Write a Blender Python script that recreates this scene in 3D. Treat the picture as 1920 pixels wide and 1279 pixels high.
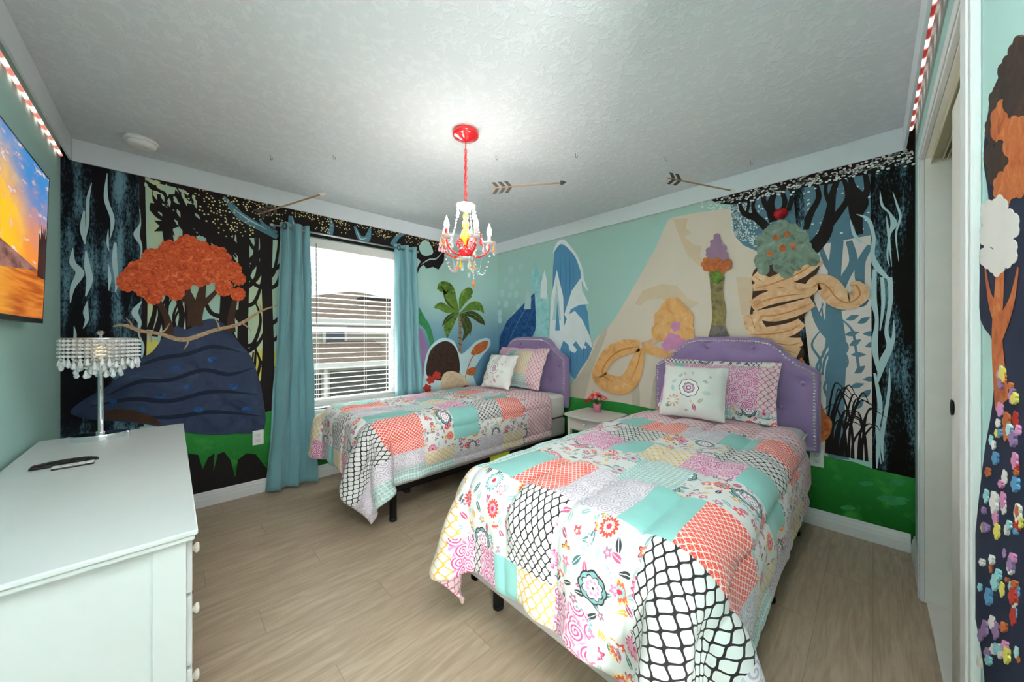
import bpy, math, random
import numpy as np
from math import sin, cos, pi, radians, hypot
from mathutils import Vector, Matrix
from mathutils.geometry import tessellate_polygon

S = bpy.context.scene
for o in list(bpy.data.objects): bpy.data.objects.remove(o)
C = bpy.context.collection
random.seed(7); RNG = np.random.default_rng(7)

# ---------------------------------------------------------------- camera
F_PX, PHI, CAM_H, CX, CY = 657.9, 0.7825, 1.2394, 982.8, 632.2
cam = bpy.data.cameras.new('camera'); camo = bpy.data.objects.new('camera', cam); C.objects.link(camo)
camo.location = (0, 0, CAM_H)
camo.rotation_euler = (pi/2, 0, PHI - pi/2)
cam.sensor_fit = 'HORIZONTAL'; cam.sensor_width = 36.0
cam.lens = F_PX/1920*36
cam.shift_x = -(CX-960)/1920
cam.shift_y = (CY-639.5)/1920
cam.clip_start = .02; cam.clip_end = 200
S.camera = camo
# ---------------------------------------------------------------- view
S.view_settings.view_transform = 'Standard'; S.view_settings.look = 'None'
S.view_settings.gamma = 1; S.view_settings.use_curve_mapping = False
S.view_settings.exposure = 1.48
# ---------------------------------------------------------------- world: bright overcast sky
W = bpy.data.worlds.new('sky'); S.world = W; W.use_nodes = True
bg = W.node_tree.nodes['Background']; bg.inputs[0].default_value = (.86, .93, 1.0, 1); bg.inputs[1].default_value = .52

def area(name, loc, target, sx, sy, power, col):
    l = bpy.data.lights.new(name, 'AREA'); l.shape = 'RECTANGLE'; l.size = sx; l.size_y = sy
    l.energy = power; l.color = col
    o = bpy.data.objects.new(name, l); C.objects.link(o); o.location = loc
    o.rotation_euler = (Vector(target)-Vector(loc)).to_track_quat('-Z', 'Y').to_euler()
    return o
# room extents (metres)
AY, BX, WX, SY, CZ = 3.473, 3.003, -0.472, -0.172, 2.44
area('fill_light', (-1.45, -2.3, 1.1), (1.2, 1.6, 2.3), 1.3, 1.1, 160, (1, .985, .96))  # unseen fill lamp added behind the camera to brighten room and ceiling
fl = bpy.data.lights.new('bounce_flash', 'SPOT'); fl.energy = 470; fl.color = (1, .985, .97); fl.spot_size = radians(80); fl.spot_blend = .6; fl.shadow_soft_size = .08
flo = bpy.data.objects.new('bounce_flash', fl); C.objects.link(flo); flo.location = (.06, -.25, 1.5); flo.rotation_euler = (pi, 0, 0)
area('window_daylight', (1.23, AY+1.0, 2.9), (1.3, 1.6, .4), 1.6, 1.2, 110, (.90, .96, 1))
area('ceiling_fill', (1.25, AY+1.1, .45), (1.75, .6, 2.35), 1.6, 1.0, 95, (.97, .98, 1))  # added lamp outside the window, aimed up to brighten the dark ceiling side

# ---------------------------------------------------------------- helpers
def lin(c):
    if isinstance(c, str): c = tuple(int(c[i:i+2], 16)/255 for i in (0, 2, 4))
    return tuple((x/12.92 if x <= .04045 else ((x+.055)/1.055)**2.4) for x in c[:3])+(1,)

class V:
    """a value in a node tree, with arithmetic"""
    def __init__(s, nt, k): s.nt = nt; s.k = k
    def _m(s, op, *a):
        n = s.nt.nodes.new('ShaderNodeMath'); n.operation = op
        for i, x in enumerate((s,)+a):
            if isinstance(x, V): s.nt.links.new(x.k, n.inputs[i])
            else: n.inputs[i].default_value = x
        return V(s.nt, n.outputs[0])
    def __add__(s, o): return s._m('ADD', o)
    def __sub__(s, o): return s._m('SUBTRACT', o)
    def __mul__(s, o): return s._m('MULTIPLY', o)
    def __truediv__(s, o): return s._m('DIVIDE', o)
    def rsub(s, o): return (s*-1)+o
    def sin(s): return s._m('SINE')
    def cos(s): return s._m('COSINE')
    def abs(s): return s._m('ABSOLUTE')
    def fr(s): return s._m('FRACT')
    def fl(s): return s._m('FLOOR')
    def lt(s, o): return s._m('LESS_THAN', o)
    def gt(s, o): return s._m('GREATER_THAN', o)
    def mn(s, o): return s._m('MINIMUM', o)
    def mx(s, o): return s._m('MAXIMUM', o)
    def sq(s): return s._m('SQRT')
    def pw(s, o): return s._m('POWER', o)
    def at2(s, o): return s._m('ARCTAN2', o)
    def mod(s, o): return s._m('FLOORED_MODULO', o)
    def step(s, a, b):
        n = s.nt.nodes.new('ShaderNodeMapRange'); n.interpolation_type = 'SMOOTHSTEP'
        s.nt.links.new(s.k, n.inputs[0]); n.inputs[1].default_value = a; n.inputs[2].default_value = b
        return V(s.nt, n.outputs[0])
def ln2(x, y): return (x*x+y*y).sq()

class Mat:
    def __init__(s, name, rough=.6, metal=0, spec=.3, sheen=0):
        s.m = bpy.data.materials.new(name); s.m.use_nodes = True; s.nt = s.m.node_tree
        s.b = s.nt.nodes['Principled BSDF']
        s.b.inputs['Roughness'].default_value = rough; s.b.inputs['Metallic'].default_value = metal
        s.b.inputs['Specular IOR Level'].default_value = spec
        if sheen: s.b.inputs['Sheen Weight'].default_value = sheen
    def new(s, t): return s.nt.nodes.new(t)
    def link(s, a, b): s.nt.links.new(a, b)
    def coords(s, kind='Position'):
        if kind == 'Position':
            g = s.new('ShaderNodeNewGeometry').outputs['Position']
        else:
            g = s.new('ShaderNodeTexCoord').outputs[kind]
        s.vec = g
        sp = s.new('ShaderNodeSeparateXYZ'); s.link(g, sp.inputs[0])
        return [V(s.nt, sp.outputs[i]) for i in range(3)]
    def comb(s, x, y, z=0.):
        n = s.new('ShaderNodeCombineXYZ')
        for i, v in enumerate((x, y, z)):
            if isinstance(v, V): s.link(v.k, n.inputs[i])
            else: n.inputs[i].default_value = v
        return n.outputs[0]
    def noise(s, vec, scale, detail=3, rough=.5, dist=0):
        n = s.new('ShaderNodeTexNoise'); s.link(vec, n.inputs['Vector'])
        n.inputs['Scale'].default_value = scale; n.inputs['Detail'].default_value = detail
        n.inputs['Roughness'].default_value = rough; n.inputs['Distortion'].default_value = dist
        return V(s.nt, n.outputs[0])
    def voro(s, vec, scale, feature='F1', rand=1.0):
        n = s.new('ShaderNodeTexVoronoi'); n.feature = feature; s.link(vec, n.inputs['Vector'])
        n.inputs['Scale'].default_value = scale; n.inputs['Randomness'].default_value = rand
        return n
    def col(s, c):
        if hasattr(c, 'is_output') or not isinstance(c, (str, tuple, list)): return c
        n = s.new('ShaderNodeRGB'); n.outputs[0].default_value = lin(c); return n.outputs[0]
    def mix(s, f, a, b):
        n = s.new('ShaderNodeMix'); n.data_type = 'RGBA'
        if isinstance(f, V): s.link(f.k, n.inputs[0])
        else: n.inputs[0].default_value = f
        for i, c in ((6, a), (7, b)):
            if isinstance(c, (str, tuple)): n.inputs[i].default_value = lin(c)
            else: s.link(c, n.inputs[i])
        return n.outputs[2]
    def base(s, c):
        if isinstance(c, (str, tuple)): s.b.inputs['Base Color'].default_value = lin(c)
        else: s.link(c, s.b.inputs['Base Color'])
        return s
    def bump(s, h, strength=.3, dist=.01):
        n = s.new('ShaderNodeBump'); n.inputs['Strength'].default_value = strength; n.inputs['Distance'].default_value = dist
        s.link(h.k if isinstance(h, V) else h, n.inputs['Height']); s.link(n.outputs[0], s.b.inputs['Normal'])
        return s
    def emit(s, c, st):
        if isinstance(c, (str, tuple)): s.b.inputs['Emission Color'].default_value = lin(c)
        else: s.link(c, s.b.inputs['Emission Color'])
        if isinstance(st, V): s.link(st.k, s.b.inputs['Emission Strength'])
        else: s.b.inputs['Emission Strength'].default_value = st
        return s

def plain(name, c, rough=.6, metal=0, spec=.3, var=.06, scale=14, bump=0, bscale=300, sheen=0, coat=0):
    m = Mat(name, rough, metal, spec, sheen); m.coords('Object')
    r, g, b = [int(c[i:i+2], 16)/255 for i in (0, 2, 4)]
    k = lambda f: tuple(min(1, x*f) for x in (r, g, b))
    m.base(m.mix(m.noise(m.vec, scale, 3), k(1-var), k(1+var*.6)))
    if bump: m.bump(m.noise(m.vec, bscale, 2), bump, .002)
    if coat: m.b.inputs['Coat Weight'].default_value = coat
    return m.m

class MB:
    def __init__(s): s.v = []; s.f = []; s.mi = []; s.uv = []; s.cur = 0
    def add(s, vs, fs, mi=None, uvs=None):
        o = len(s.v); s.v += [tuple(v) for v in vs]
        for i, f in enumerate(fs):
            s.f.append(tuple(o+k for k in f)); s.mi.append(s.cur if mi is None else mi)
            s.uv.append([uvs[k] for k in f] if uvs else [(0, 0)]*len(f))
        return s
    def box(s, a, b, mi=None):
        x0, y0, z0 = a; x1, y1, z1 = b
        v = [(x0,y0,z0),(x1,y0,z0),(x1,y1,z0),(x0,y1,z0),(x0,y0,z1),(x1,y0,z1),(x1,y1,z1),(x0,y1,z1)]
        return s.add(v, [(0,3,2,1),(4,5,6,7),(0,1,5,4),(1,2,6,5),(2,3,7,6),(3,0,4,7)], mi)
    def tube(s, pts, r, n=8, mi=None, cap=True, flat=1.0):
        pts = [Vector(p) for p in pts]; rs = r if isinstance(r, (list, tuple)) else [r]*len(pts)
        up = Vector((0, 0, 1)); vs = []; prev = None
        for i, p in enumerate(pts):
            d = (pts[min(i+1, len(pts)-1)]-pts[max(i-1, 0)])
            d = d.normalized() if d.length > 1e-9 else Vector((0, 0, 1))
            if prev is None:
                a = d.cross(up); a = a.normalized() if a.length > 1e-3 else Vector((1, 0, 0))
            else:
                a = (prev-d*prev.dot(d)); a = a.normalized() if a.length > 1e-6 else d.orthogonal().normalized()
            prev = a; b = d.cross(a)
            vs += [p+a*(cos(2*pi*k/n)*rs[i])+b*(sin(2*pi*k/n)*rs[i]*flat) for k in range(n)]
        fs = [(i*n+k, i*n+(k+1) % n, (i+1)*n+(k+1) % n, (i+1)*n+k) for i in range(len(pts)-1) for k in range(n)]
        if cap: fs += [tuple(range(n))[::-1], tuple((len(pts)-1)*n+k for k in range(n))]
        return s.add(vs, fs, mi)
    def lathe(s, prof, c=(0, 0, 0), n=20, mi=None, sx=1, sy=1, wob=None):
        vs = []
        for r, z in prof:
            for k in range(n):
                q = r*(1+(wob(k, n, z) if wob else 0))
                vs.append((c[0]+cos(2*pi*k/n)*q*sx, c[1]+sin(2*pi*k/n)*q*sy, c[2]+z))
        m = len(prof)
        fs = [(i*n+k, i*n+(k+1) % n, (i+1)*n+(k+1) % n, (i+1)*n+k) for i in range(m-1) for k in range(n)]
        if prof[0][0] > 1e-6: fs.append(tuple(range(n))[::-1])
        if prof[-1][0] > 1e-6: fs.append(tuple((m-1)*n+k for k in range(n)))
        return s.add(vs, fs, mi)
    def ball(s, c, r, n=8, mi=None, sz=1.0):
        k = max(4, n//2+1)
        return s.lathe([(max(1e-7, r*sin(pi*i/k)), -r*sz*cos(pi*i/k)) for i in range(k+1)], c, n, mi)
    def grid(s, P, mi=None, uv=None, flip=False):
        P = np.asarray(P); n, m = P.shape[:2]
        vs = [tuple(map(float, p)) for p in P.reshape(-1, 3)]
        fs = []; mis = []
        for i in range(n-1):
            for j in range(m-1):
                q = (i*m+j, (i+1)*m+j, (i+1)*m+j+1, i*m+j+1)
                fs.append(q[::-1] if flip else q)
                mis.append(mi[i][j] if mi is not None and not isinstance(mi, int) else (mi if mi is not None else s.cur))
        o = len(s.v); s.v += vs
        for f, k in zip(fs, mis):
            s.f.append(tuple(o+a for a in f)); s.mi.append(int(k))
            s.uv.append([tuple(uv[a//m][a % m]) for a in f] if uv is not None else [(0, 0)]*4)
        return s
    def poly(s, pts, to3, mi=None):
        """flat filled outline"""
        v2 = [Vector((p[0], p[1], 0)) for p in pts]
        tr = tessellate_polygon([v2])
        return s.add([to3(*p) for p in pts], [tuple(t) for t in tr], mi)
    def prism(s, pts, front, back, mi=None):
        v2 = [Vector((p[0], p[1], 0)) for p in pts]; n = len(pts)
        tr = [tuple(t) for t in tessellate_polygon([v2])]
        s.add([front(*p) for p in pts]+[back(*p) for p in pts],
              tr+[tuple(n+k for k in t)[::-1] for t in tr]+[(i, (i+1) % n, n+(i+1) % n, n+i) for i in range(n)], mi)
        return s
    def build(s, name, mats, parent=None, smooth=False, bevel=0, seg=2, sub=0, mods=None, fixn=True):
        me = bpy.data.meshes.new(name); me.from_pydata(s.v, [], s.f)
        mats = mats if isinstance(mats, (list, tuple)) else [mats]
        for m in mats: me.materials.append(m)
        me.polygons.foreach_set('material_index', s.mi)
        u = me.uv_layers.new(name='UVMap')
        flat = [c for f in s.uv for p in f for c in p]
        u.data.foreach_set('uv', flat)
        if fixn:
            import bmesh
            bm = bmesh.new(); bm.from_mesh(me); bmesh.ops.recalc_face_normals(bm, faces=bm.faces); bm.to_mesh(me); bm.free()
        if smooth: me.polygons.foreach_set('use_smooth', [True]*len(me.polygons))
        me.update()
        o = bpy.data.objects.new(name, me); C.objects.link(o)
        if parent is not None: o.parent = parent
        if bevel:
            b = o.modifiers.new('bevel', 'BEVEL'); b.width = bevel; b.segments = seg; b.limit_method = 'ANGLE'; b.angle_limit = radians(35)
            b.harden_normals = False
        if sub:
            q = o.modifiers.new('sub', 'SUBSURF'); q.levels = sub; q.render_levels = sub
        return o

def thing(name, label, cat, loc=(0, 0, 0), rz=0, group=None):
    o = bpy.data.objects.new(name, None); C.objects.link(o); o.location = loc; o.rotation_euler = (0, 0, rz)
    o.empty_display_size = .1
    return tag(o, label, cat, group)
def tag(o, label, cat, group=None):
    o['label'] = label; o['category'] = cat
    if group: o['group'] = group
    return o
def struct(o): o['kind'] = 'structure'; return o
def copy_tree(o, parent=None):
    c = o.copy(); C.objects.link(c)
    if parent is not None: c.parent = parent
    for ch in o.children: copy_tree(ch, c)
    return c
# pixel of the photograph -> point on the north wall (Y=AY) or east wall (X=BX)
def ray(px, py):
    u = (px-CX)/F_PX; v = (CY-py)/F_PX
    return cos(PHI)+u*sin(PHI), sin(PHI)-u*cos(PHI), v
def onN(px, py):
    d = ray(px, py); t = AY/d[1]; return t*d[0], CAM_H+t*d[2]
def onE(px, py):
    d = ray(px, py); t = BX/d[0]; return t*d[1], CAM_H+t*d[2]
def onS(px, py):
    d = ray(px, py); t = SY/d[1]; return t*d[0], CAM_H+t*d[2]
def smooth(pts, n=6, closed=False):
    """Catmull-Rom through points of any dimension"""
    P = [tuple(p) for p in pts]; out = []; m = len(P)
    rng = m if closed else m-1
    for i in range(rng):
        if closed: a, b, c, d = P[(i-1) % m], P[i], P[(i+1) % m], P[(i+2) % m]
        else: a, b, c, d = P[max(i-1, 0)], P[i], P[i+1], P[min(i+2, m-1)]
        for k in range(n):
            t = k/n
            out.append(tuple(.5*(2*q+(r-p)*t+(2*p-5*q+4*r-w)*t*t+(3*q-p-3*r+w)*t**3) for p, q, r, w in zip(a, b, c, d)))
    if not closed: out.append(P[-1])
    return out

# ---------------------------------------------------------------- shared materials
M = {}
M['white'] = plain('white_paint', 'f3f2ef', .45, var=.02)
M['trimw'] = plain('trim_white', 'e6e6e5', .5, var=.02)
M['board'] = plain('crown_white', 'dfe3e7', .55, var=.02)
M['cream'] = plain('closet_cream', 'f3f0e7', .5, var=.03)
M['track'] = plain('closet_track', 'cfc8a8', .4, .2, var=.04)
M['teal'] = plain('teal_wall', 'b5dcd5', .75, var=.02, scale=3, bump=.15, bscale=160)
M['black'] = plain('black_metal', '151515', .4, .3)
M['blackp'] = plain('black_plastic', '18191b', .35)
M['chrome'] = plain('chrome', 'e8ecee', .08, 1, var=.01)
M['steel'] = plain('brushed_steel', 'b9bcc0', .3, 1)
def ceiling_mat():
    m = Mat('ceiling_knockdown', .9, spec=.1); m.coords()
    n = m.noise(m.vec, 26, 5, .6, .6).step(.47, .60)
    m.base(m.mix(n, 'dadee2', 'e0e4e8')); m.bump(n+m.noise(m.vec, 90, 2)*.2, .26, .005); return m.m
M['ceiling'] = ceiling_mat()
def floor_mat():
    m = Mat('oak_plank_vinyl', .42, spec=.35); x, y, z = m.coords()
    a = radians(0)
    w, L = .18, 1.22                                  # planks run along X
    row = (y/w).fl(); off = (row*.377).fr()
    c = (x/L+off); col = c.fl()
    h = ((row*12.9898+col*78.233).sin()*43758.5).fr()
    u = c.fr(); v = (y/w).fr()
    seam = ((v-.5).abs().gt(.493)).mx((u-.5).abs().gt(.4985))
    gv = m.comb(x*1.4+h*37, y*11+h*53, h*9)
    g = m.noise(gv, 2.2, 6, .62, 1.5)
    gv2 = m.comb(x*2.0+h*11, y*60, h*5); g2 = m.noise(gv2, 3, 3, .6)
    rings = ((m.noise(m.comb(x*.9+h*20, y*6+h*7, h), 1.6, 2, .5, .8)*34).sin()*.5+.5)
    c1 = m.mix(g.step(.3, .7), '9d8973', 'b5a18a')
    c2 = m.mix(rings*.20, c1, '84715d')
    c3 = m.mix(g2.step(.35, .75)*.35, c2, 'c3b19b')
    c4 = m.mix((h-.5).abs()*.35, c3, '8f7b66')
    m.base(m.mix(seam*.45, c4, '716251'))
    m.bump(g2*.4+(seam*-1), .12, .002)
    return m.m
M['floor'] = floor_mat()

# ---------------------------------------------------------------- room shell
WXL, WXR, WZB, WZT = .80, 1.66, .60, 2.115            # window opening
DZT = 2.07; CXN, CXF = 1.375, 2.478                   # closet opening
SX0 = .42                                             # near end of the south wall
T = .12
w = MB()
w.box((WX-T, AY, 0), (WXL, AY+T, CZ)); w.box((WXR, AY, 0), (BX+T, AY+T, CZ))
w.box((WXL, AY, 0), (WXR, AY+T, WZB)); w.box((WXL, AY, WZT), (WXR, AY+T, CZ))
wall_north = struct(w.build('wall_north', M['teal']))
wall_east = struct(MB().box((BX, SY-.9, 0), (BX+T, AY, CZ)).build('wall_east', M['teal']))
wall_west = struct(MB().box((WX-T, -.95, 0), (WX, AY, CZ)).build('wall_west', M['teal']))  # unseen south end lengthened to keep the fill lamp off the dresser
w = MB(); w.box((CXF+.02, SY-.115, 0), (BX, SY, CZ)); w.box((SX0, SY-.115, 0), (CXN-.02, SY, CZ)); w.box((CXN-.02, SY-.115, DZT+.02), (CXF+.02, SY, CZ))
wall_south = struct(w.build('wall_south', M['teal']))
struct(MB().box((CXN-.6, SY-.9, 0), (BX, SY-.82, CZ)).build('wall_closet_back', M['cream']))
struct(MB().box((CXN-.68, SY-.9, 0), (CXN-.6, SY-.115, CZ)).build('wall_closet_side', M['cream']))
struct(MB().box((WX-.7, -1.6, CZ), (BX+T, AY+T, CZ+.06)).build('ceiling', M['ceiling']))
struct(MB().box((WX-.7, -1.6, -.06), (BX+T, AY+T, 0)).build('floor', M['floor']))

# crown boards stand off the walls with a light cove behind them
BZ = 2.305; BO = .05
def board(n, a, b): struct(MB().box(a, b).build(n, M['board'], bevel=.002))
board('trim_1', (WX+BO, AY-BO, BZ), (BX-BO, AY-BO+.012, CZ-.001))
board('trim_2', (BX-BO-.012, SY+BO, BZ), (BX-BO, AY-BO, CZ-.001))
board('trim_3', (WX+BO-.012, .2, BZ), (WX+BO, AY-BO, CZ-.001))
board('trim_4', (SX0, SY+BO-.012, BZ), (BX-BO, SY+BO, CZ-.001))
# baseboards: a stepped profile
def baseboard(name, p, q, nrm):
    prof = [(0, 0), (.016, 0), (.016, .055), (.013, .062), (.013, .078), (.008, .088), (.008, .098), (.004, .105), (0, .105)]
    m = MB(); p = Vector(p); q = Vector(q); nrm = Vector(nrm)
    vs = [p+nrm*a+Vector((0, 0, b)) for a, b in prof]+[q+nrm*a+Vector((0, 0, b)) for a, b in prof]
    n = len(prof)
    m.add(vs, [(i, (i+1) % n, n+(i+1) % n, n+i) for i in range(n)]+[tuple(range(n)), tuple(range(n, 2*n))])
    return struct(m.build(name, M['trimw']))
baseboard('baseboard_north', (WX+.0005, AY-.001, .0005), (BX-.001, AY-.001, .0005), (0, -1, 0))
baseboard('baseboard_east', (BX-.001, SY+.018, .0005), (BX-.001, AY-.018, .0005), (-1, 0, 0))
baseboard('baseboard_west', (WX+.001, -.94, .0005), (WX+.001, AY-.018, .0005), (1, 0, 0))
baseboard('baseboard_south', (CXF+.065, SY+.001, .0005), (BX-.018, SY+.001, .0005), (0, 1, 0))
# closet opening: casing, jambs, tracks, sliding leaves
def casing():
    m = MB(); y0, y1 = SY+.0005, SY+.016
    m.box((CXF, y0, .0005), (CXF+.063, y1, DZT+.0)); m.box((CXN-.105, y0, .0005), (CXN, y1, DZT))
    m.box((CXN-.105, y0, DZT), (CXF+.063, y1, DZT+.063))
    m.box((CXF+.012, y1, .0005), (CXF+.05, y1+.005, DZT+.012)); m.box((CXN-.09, y1, .0005), (CXN-.02, y1+.006, DZT+.012))
    m.box((CXN-.09, y1, DZT+.012), (CXF+.05, y1+.005, DZT+.05))
    struct(m.build('trim_5', M['trimw'], bevel=.003))
    j = MB(); j.box((CXF, SY-.13, .0005), (CXF+.019, SY, DZT)); j.box((CXN-.019, SY-.13, .0005), (CXN, SY, DZT)); j.box((CXN-.019, SY-.13, DZT), (CXF+.019, SY, DZT+.019))
    struct(j.build('trim_6', M['cream'], bevel=.001))
    s = MB(); s.box((CXN-.0, SY-.12, .0005), (CXF, SY-.005, .012)); struct(s.build('trim_7', M['cream'], bevel=.003))
casing()
def closet_doors():
    d = thing('sliding_closet_door', 'white sliding closet door pushed toward the camera in the right-hand wall', 'door', (0, 0, 0))
    m = MB(); m.box((CXN+.003, SY-.052, .016), (1.905, SY-.022, DZT-.045)); m.build('door_leaf', M['cream'], d, bevel=.002)
    pl = MB().lathe([(.0001, 0), (.022, 0), (.026, .003), (.027, .006), (.02, .004), (.0001, .002)], n=20)
    p = pl.build('finger_pull', M['black'], d, smooth=True); p.rotation_euler = (-pi/2, 0, 0); p.location = (1.872, SY-.0225, 1.0)
    d2 = thing('sliding_closet_door', 'second sliding closet door running behind the front leaf on the inner track', 'door')
    MB().box((CXN+.02, SY-.098, .016), (1.84, SY-.068, DZT-.045)).build('door_leaf', M['cream'], d2, bevel=.002)
    t = thing('sliding_door_track', 'beige double metal track fixed under the closet header', 'door track')
    for y in (SY-.035, SY-.082):
        m = MB(); m.box((CXN+.004, y-.018, DZT-.006), (CXF-.004, y+.018, DZT-.001)); m.box((CXN+.004, y-.018, DZT-.03), (CXF-.004, y-.015, DZT-.006)); m.box((CXN+.004, y+.015, DZT-.03), (CXF-.004, y+.018, DZT-.006))
        m.build('rail', M['track'], t)
closet_doors()

# ---------------------------------------------------------------- red LED rope lights in the cove
def led_mats(name, a, e0):
    m = Mat(name, .3); x, y, z = m.coords('UV')
    s = (x*7.5).fr(); k = ((s-.5).abs()).step(.34, .10)
    m.base('c23a3a'); m.emit(m.mix(k, a, 'ffe4d8'), k*.75+e0); return m.m
M['led'] = led_mats('led_rope_red', 'b5352f', .2); M['ledp'] = led_mats('led_rope_pink', 'e89584', .32)
def rope(label, p, q, mk='led'):
    p = Vector(p); q = Vector(q); L = (q-p).length; n = 14
    d = (q-p).normalized(); a = d.cross(Vector((0, 0, 1))).normalized(); b = Vector((0, 0, 1))
    m = MB(); k = 8; r = .007
    vs = []; uv = []
    for i in range(n+1):
        c = p+d*(L*i/n)
        for j in range(k): vs.append(c+a*(cos(2*pi*j/k)*r*1.2)+b*(sin(2*pi*j/k)*r)); uv.append((L*i/n, j/k))
    m.add(vs, [(i*k+j, i*k+(j+1) % k, (i+1)*k+(j+1) % k, (i+1)*k+j) for i in range(n) for j in range(k)], uvs=uv)
    return tag(m.build('led_rope_light', M[mk], smooth=True), label, 'rope light')
rope('glowing red rope light along the top of the right closet wall', (SX0+.02, SY+.022, 2.405), (BX-.07, SY+.022, 2.405))
rope('glowing pinkish rope light along the top of the left wall above the television', (WX+.012, .2, 2.315), (WX+.012, AY-.07, 2.315), 'ledp')
rope('red rope light hidden behind the crown board of the window wall', (WX+.06, AY-.018, 2.36), (BX-.07, AY-.018, 2.36))
rope('red rope light hidden behind the crown board over the headboards', (BX-.018, SY+.06, 2.36), (BX-.018, AY-.06, 2.36))

# ---------------------------------------------------------------- wall painting toolkit
class Paint:
    def __init__(s, wall):
        s.wall = wall; s.mb = MB(); s.mats = []; s.k = 0; s.on = onN if wall == 'N' else onE
        s.step = 1.2e-5; s.base = 4e-4
    def to3(s, a, z):
        off = s.base+s.k*s.step
        return (a, AY-off, z) if s.wall == 'N' else (BX-off, a, z)
    def mi(s, m):
        if m not in s.mats: s.mats.append(m)
        return s.mats.index(m)
    def clip(s, p):
        lo, hi = (WX+.001, BX-.001) if s.wall == 'N' else (SY+.001, AY-.001)
        return (min(hi, max(lo, p[0])), min(CZ-.002, max(.02, p[1])))
    def poly(s, px, m, sm=0, world=False):
        P = [p if world else s.on(*p) for p in px]
        if sm: P = smooth(P, sm, True)
        P = [s.clip(p) for p in P]
        s.mb.poly(P, s.to3, s.mi(m)); s.k += 1
    def stroke(s, px, wd, m, n=6, world=False):
        """tapering brush stroke; wd in metres, one width per point or a pair"""
        P = [p if world else s.on(*p) for p in px]
        if not isinstance(wd, (list, tuple)): wd = [wd]*len(P)
        if len(wd) != len(P): wd = [wd[0]+(wd[-1]-wd[0])*i/(len(P)-1) for i in range(len(P))]
        Q = smooth([(p[0], p[1], w_) for p, w_ in zip(P, wd)], n)
        vs = []
        for i, (x, y, w_) in enumerate(Q):
            a = Q[max(i-1, 0)]; b = Q[min(i+1, len(Q)-1)]
            dx, dy = b[0]-a[0], b[1]-a[1]; l = hypot(dx, dy) or 1
            nx, ny = -dy/l*w_/2, dx/l*w_/2
            vs += [s.to3(*s.clip((x+nx, y+ny))), s.to3(*s.clip((x-nx, y-ny)))]
        s.mb.add(vs, [(2*i, 2*i+1, 2*i+3, 2*i+2) for i in range(len(Q)-1)], s.mi(m)); s.k += 1
    def dots(s, pts, r, m, n=7, world=True, asp=1.):
        for p in pts:
            c = p if world else s.on(*p[:2]); q = r*(p[2] if len(p) > 2 else random.uniform(.7, 1.15))
            s.mb.add([s.to3(*s.clip((c[0]+cos(2*pi*i/n)*q, c[1]+sin(2*pi*i/n)*q*asp))) for i in range(n)], [tuple(range(n))], s.mi(m))
        s.k += 1
    def build(s, name, parent):
        return s.mb.build(name, s.mats, parent, fixn=False)
def pt(name, c, rough=.7, var=.05, scale=10): return plain(name, c, rough, var=var, scale=scale, spec=.15)
M['ink'] = pt('ink_black', '231d1c'); M['rock'] = pt('rock_black', '201d1b')
M['vein'] = pt('vein_pale', 'b9d2d5'); M['veinb'] = pt('vein_blue', '5d8797', var=.2, scale=30)
M['dotY'] = pt('dot_yellow', 'efe6a0'); M['dotW'] = pt('dot_white', 'e6efec')
M['slate'] = pt('slate_teal', '5c7f90', var=.08); M['mist'] = pt('mist_pink', 'e3d6d0', var=.03)
M['sand'] = pt('sand_beige', 'e4d3c3', var=.03, scale=4); M['sand2'] = pt('sand_tan', 'dfc5a8', var=.04); M['sand3'] = pt('sand_grey', 'cdbfae', var=.05)
M['snowp'] = pt('painted_snow', 'edf2f4'); M['ice'] = pt('painted_ice', '5d95bd', var=.07, scale=6); M['iced'] = pt('painted_ice_deep', '3c6f9a', var=.08)
M['flake'] = pt('painted_flake', 'b9d6d8'); M['yel'] = pt('bush_yellow', 'e0d467', var=.08); M['leafe'] = pt('leaf_edge_green', '3b8a55', var=.25, scale=30)
M['violet'] = pt('cliff_violet', '9a7ba6', var=.12, scale=6)
def bark_mat(name, dark, blue, lo, hi):
    m = Mat(name, .75, spec=.1); x, y, z = m.coords()
    big = m.noise(m.comb((x+y)*5, (x-y)*0, z*.7), 2.0, 2, .5)
    fine = m.noise(m.comb((x+y)*110, 0, z*34), 1.0, 3, .7)
    f = (big*1.25+fine*.75-.5)
    m.base(m.mix(f.step(lo, hi), dark, m.mix(big.step(.45, .65), blue, '6f97a6'))); return m.m
M['bark'] = bark_mat('painted_bark', '16161a', '2d4a58', .44, .66)
M['barkd'] = bark_mat('painted_bark_dark', '15130f', '3d5f73', .50, .74)
def glade_mat():
    m = Mat('painted_glade', .7, spec=.15); x, y, z = m.coords()
    n = m.noise(m.comb(x*9, 0, z*.9), 1, 3, .5)
    a = m.mix(n.step(.35, .65), 'abcfc0', 'cdd8a6'); m.base(m.mix(m.noise(m.vec, 3, 2).step(.4, .7)*.5, a, 'a9cdca')); return m.m
M['glade'] = glade_mat()
def grass_mat():
    m = Mat('painted_grass', .6, spec=.2); x, y, z = m.coords()
    n = m.noise(m.vec, 7, 4, .6); a = m.mix(z.step(.05, .62), '0d5a17', '2f8c3c'); a = m.mix(n.step(.5, .72)*.5, a, '4aa848')
    m.base(m.mix(m.noise(m.vec, 40, 3, .7).step(.55, .8)*.5, a, '145c23')); return m.m
M['grass'] = grass_mat()
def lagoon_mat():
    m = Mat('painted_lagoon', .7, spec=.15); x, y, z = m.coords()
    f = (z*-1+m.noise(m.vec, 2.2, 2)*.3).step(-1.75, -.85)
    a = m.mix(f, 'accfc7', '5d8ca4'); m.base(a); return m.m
M['lagoon'] = lagoon_mat()
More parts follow.
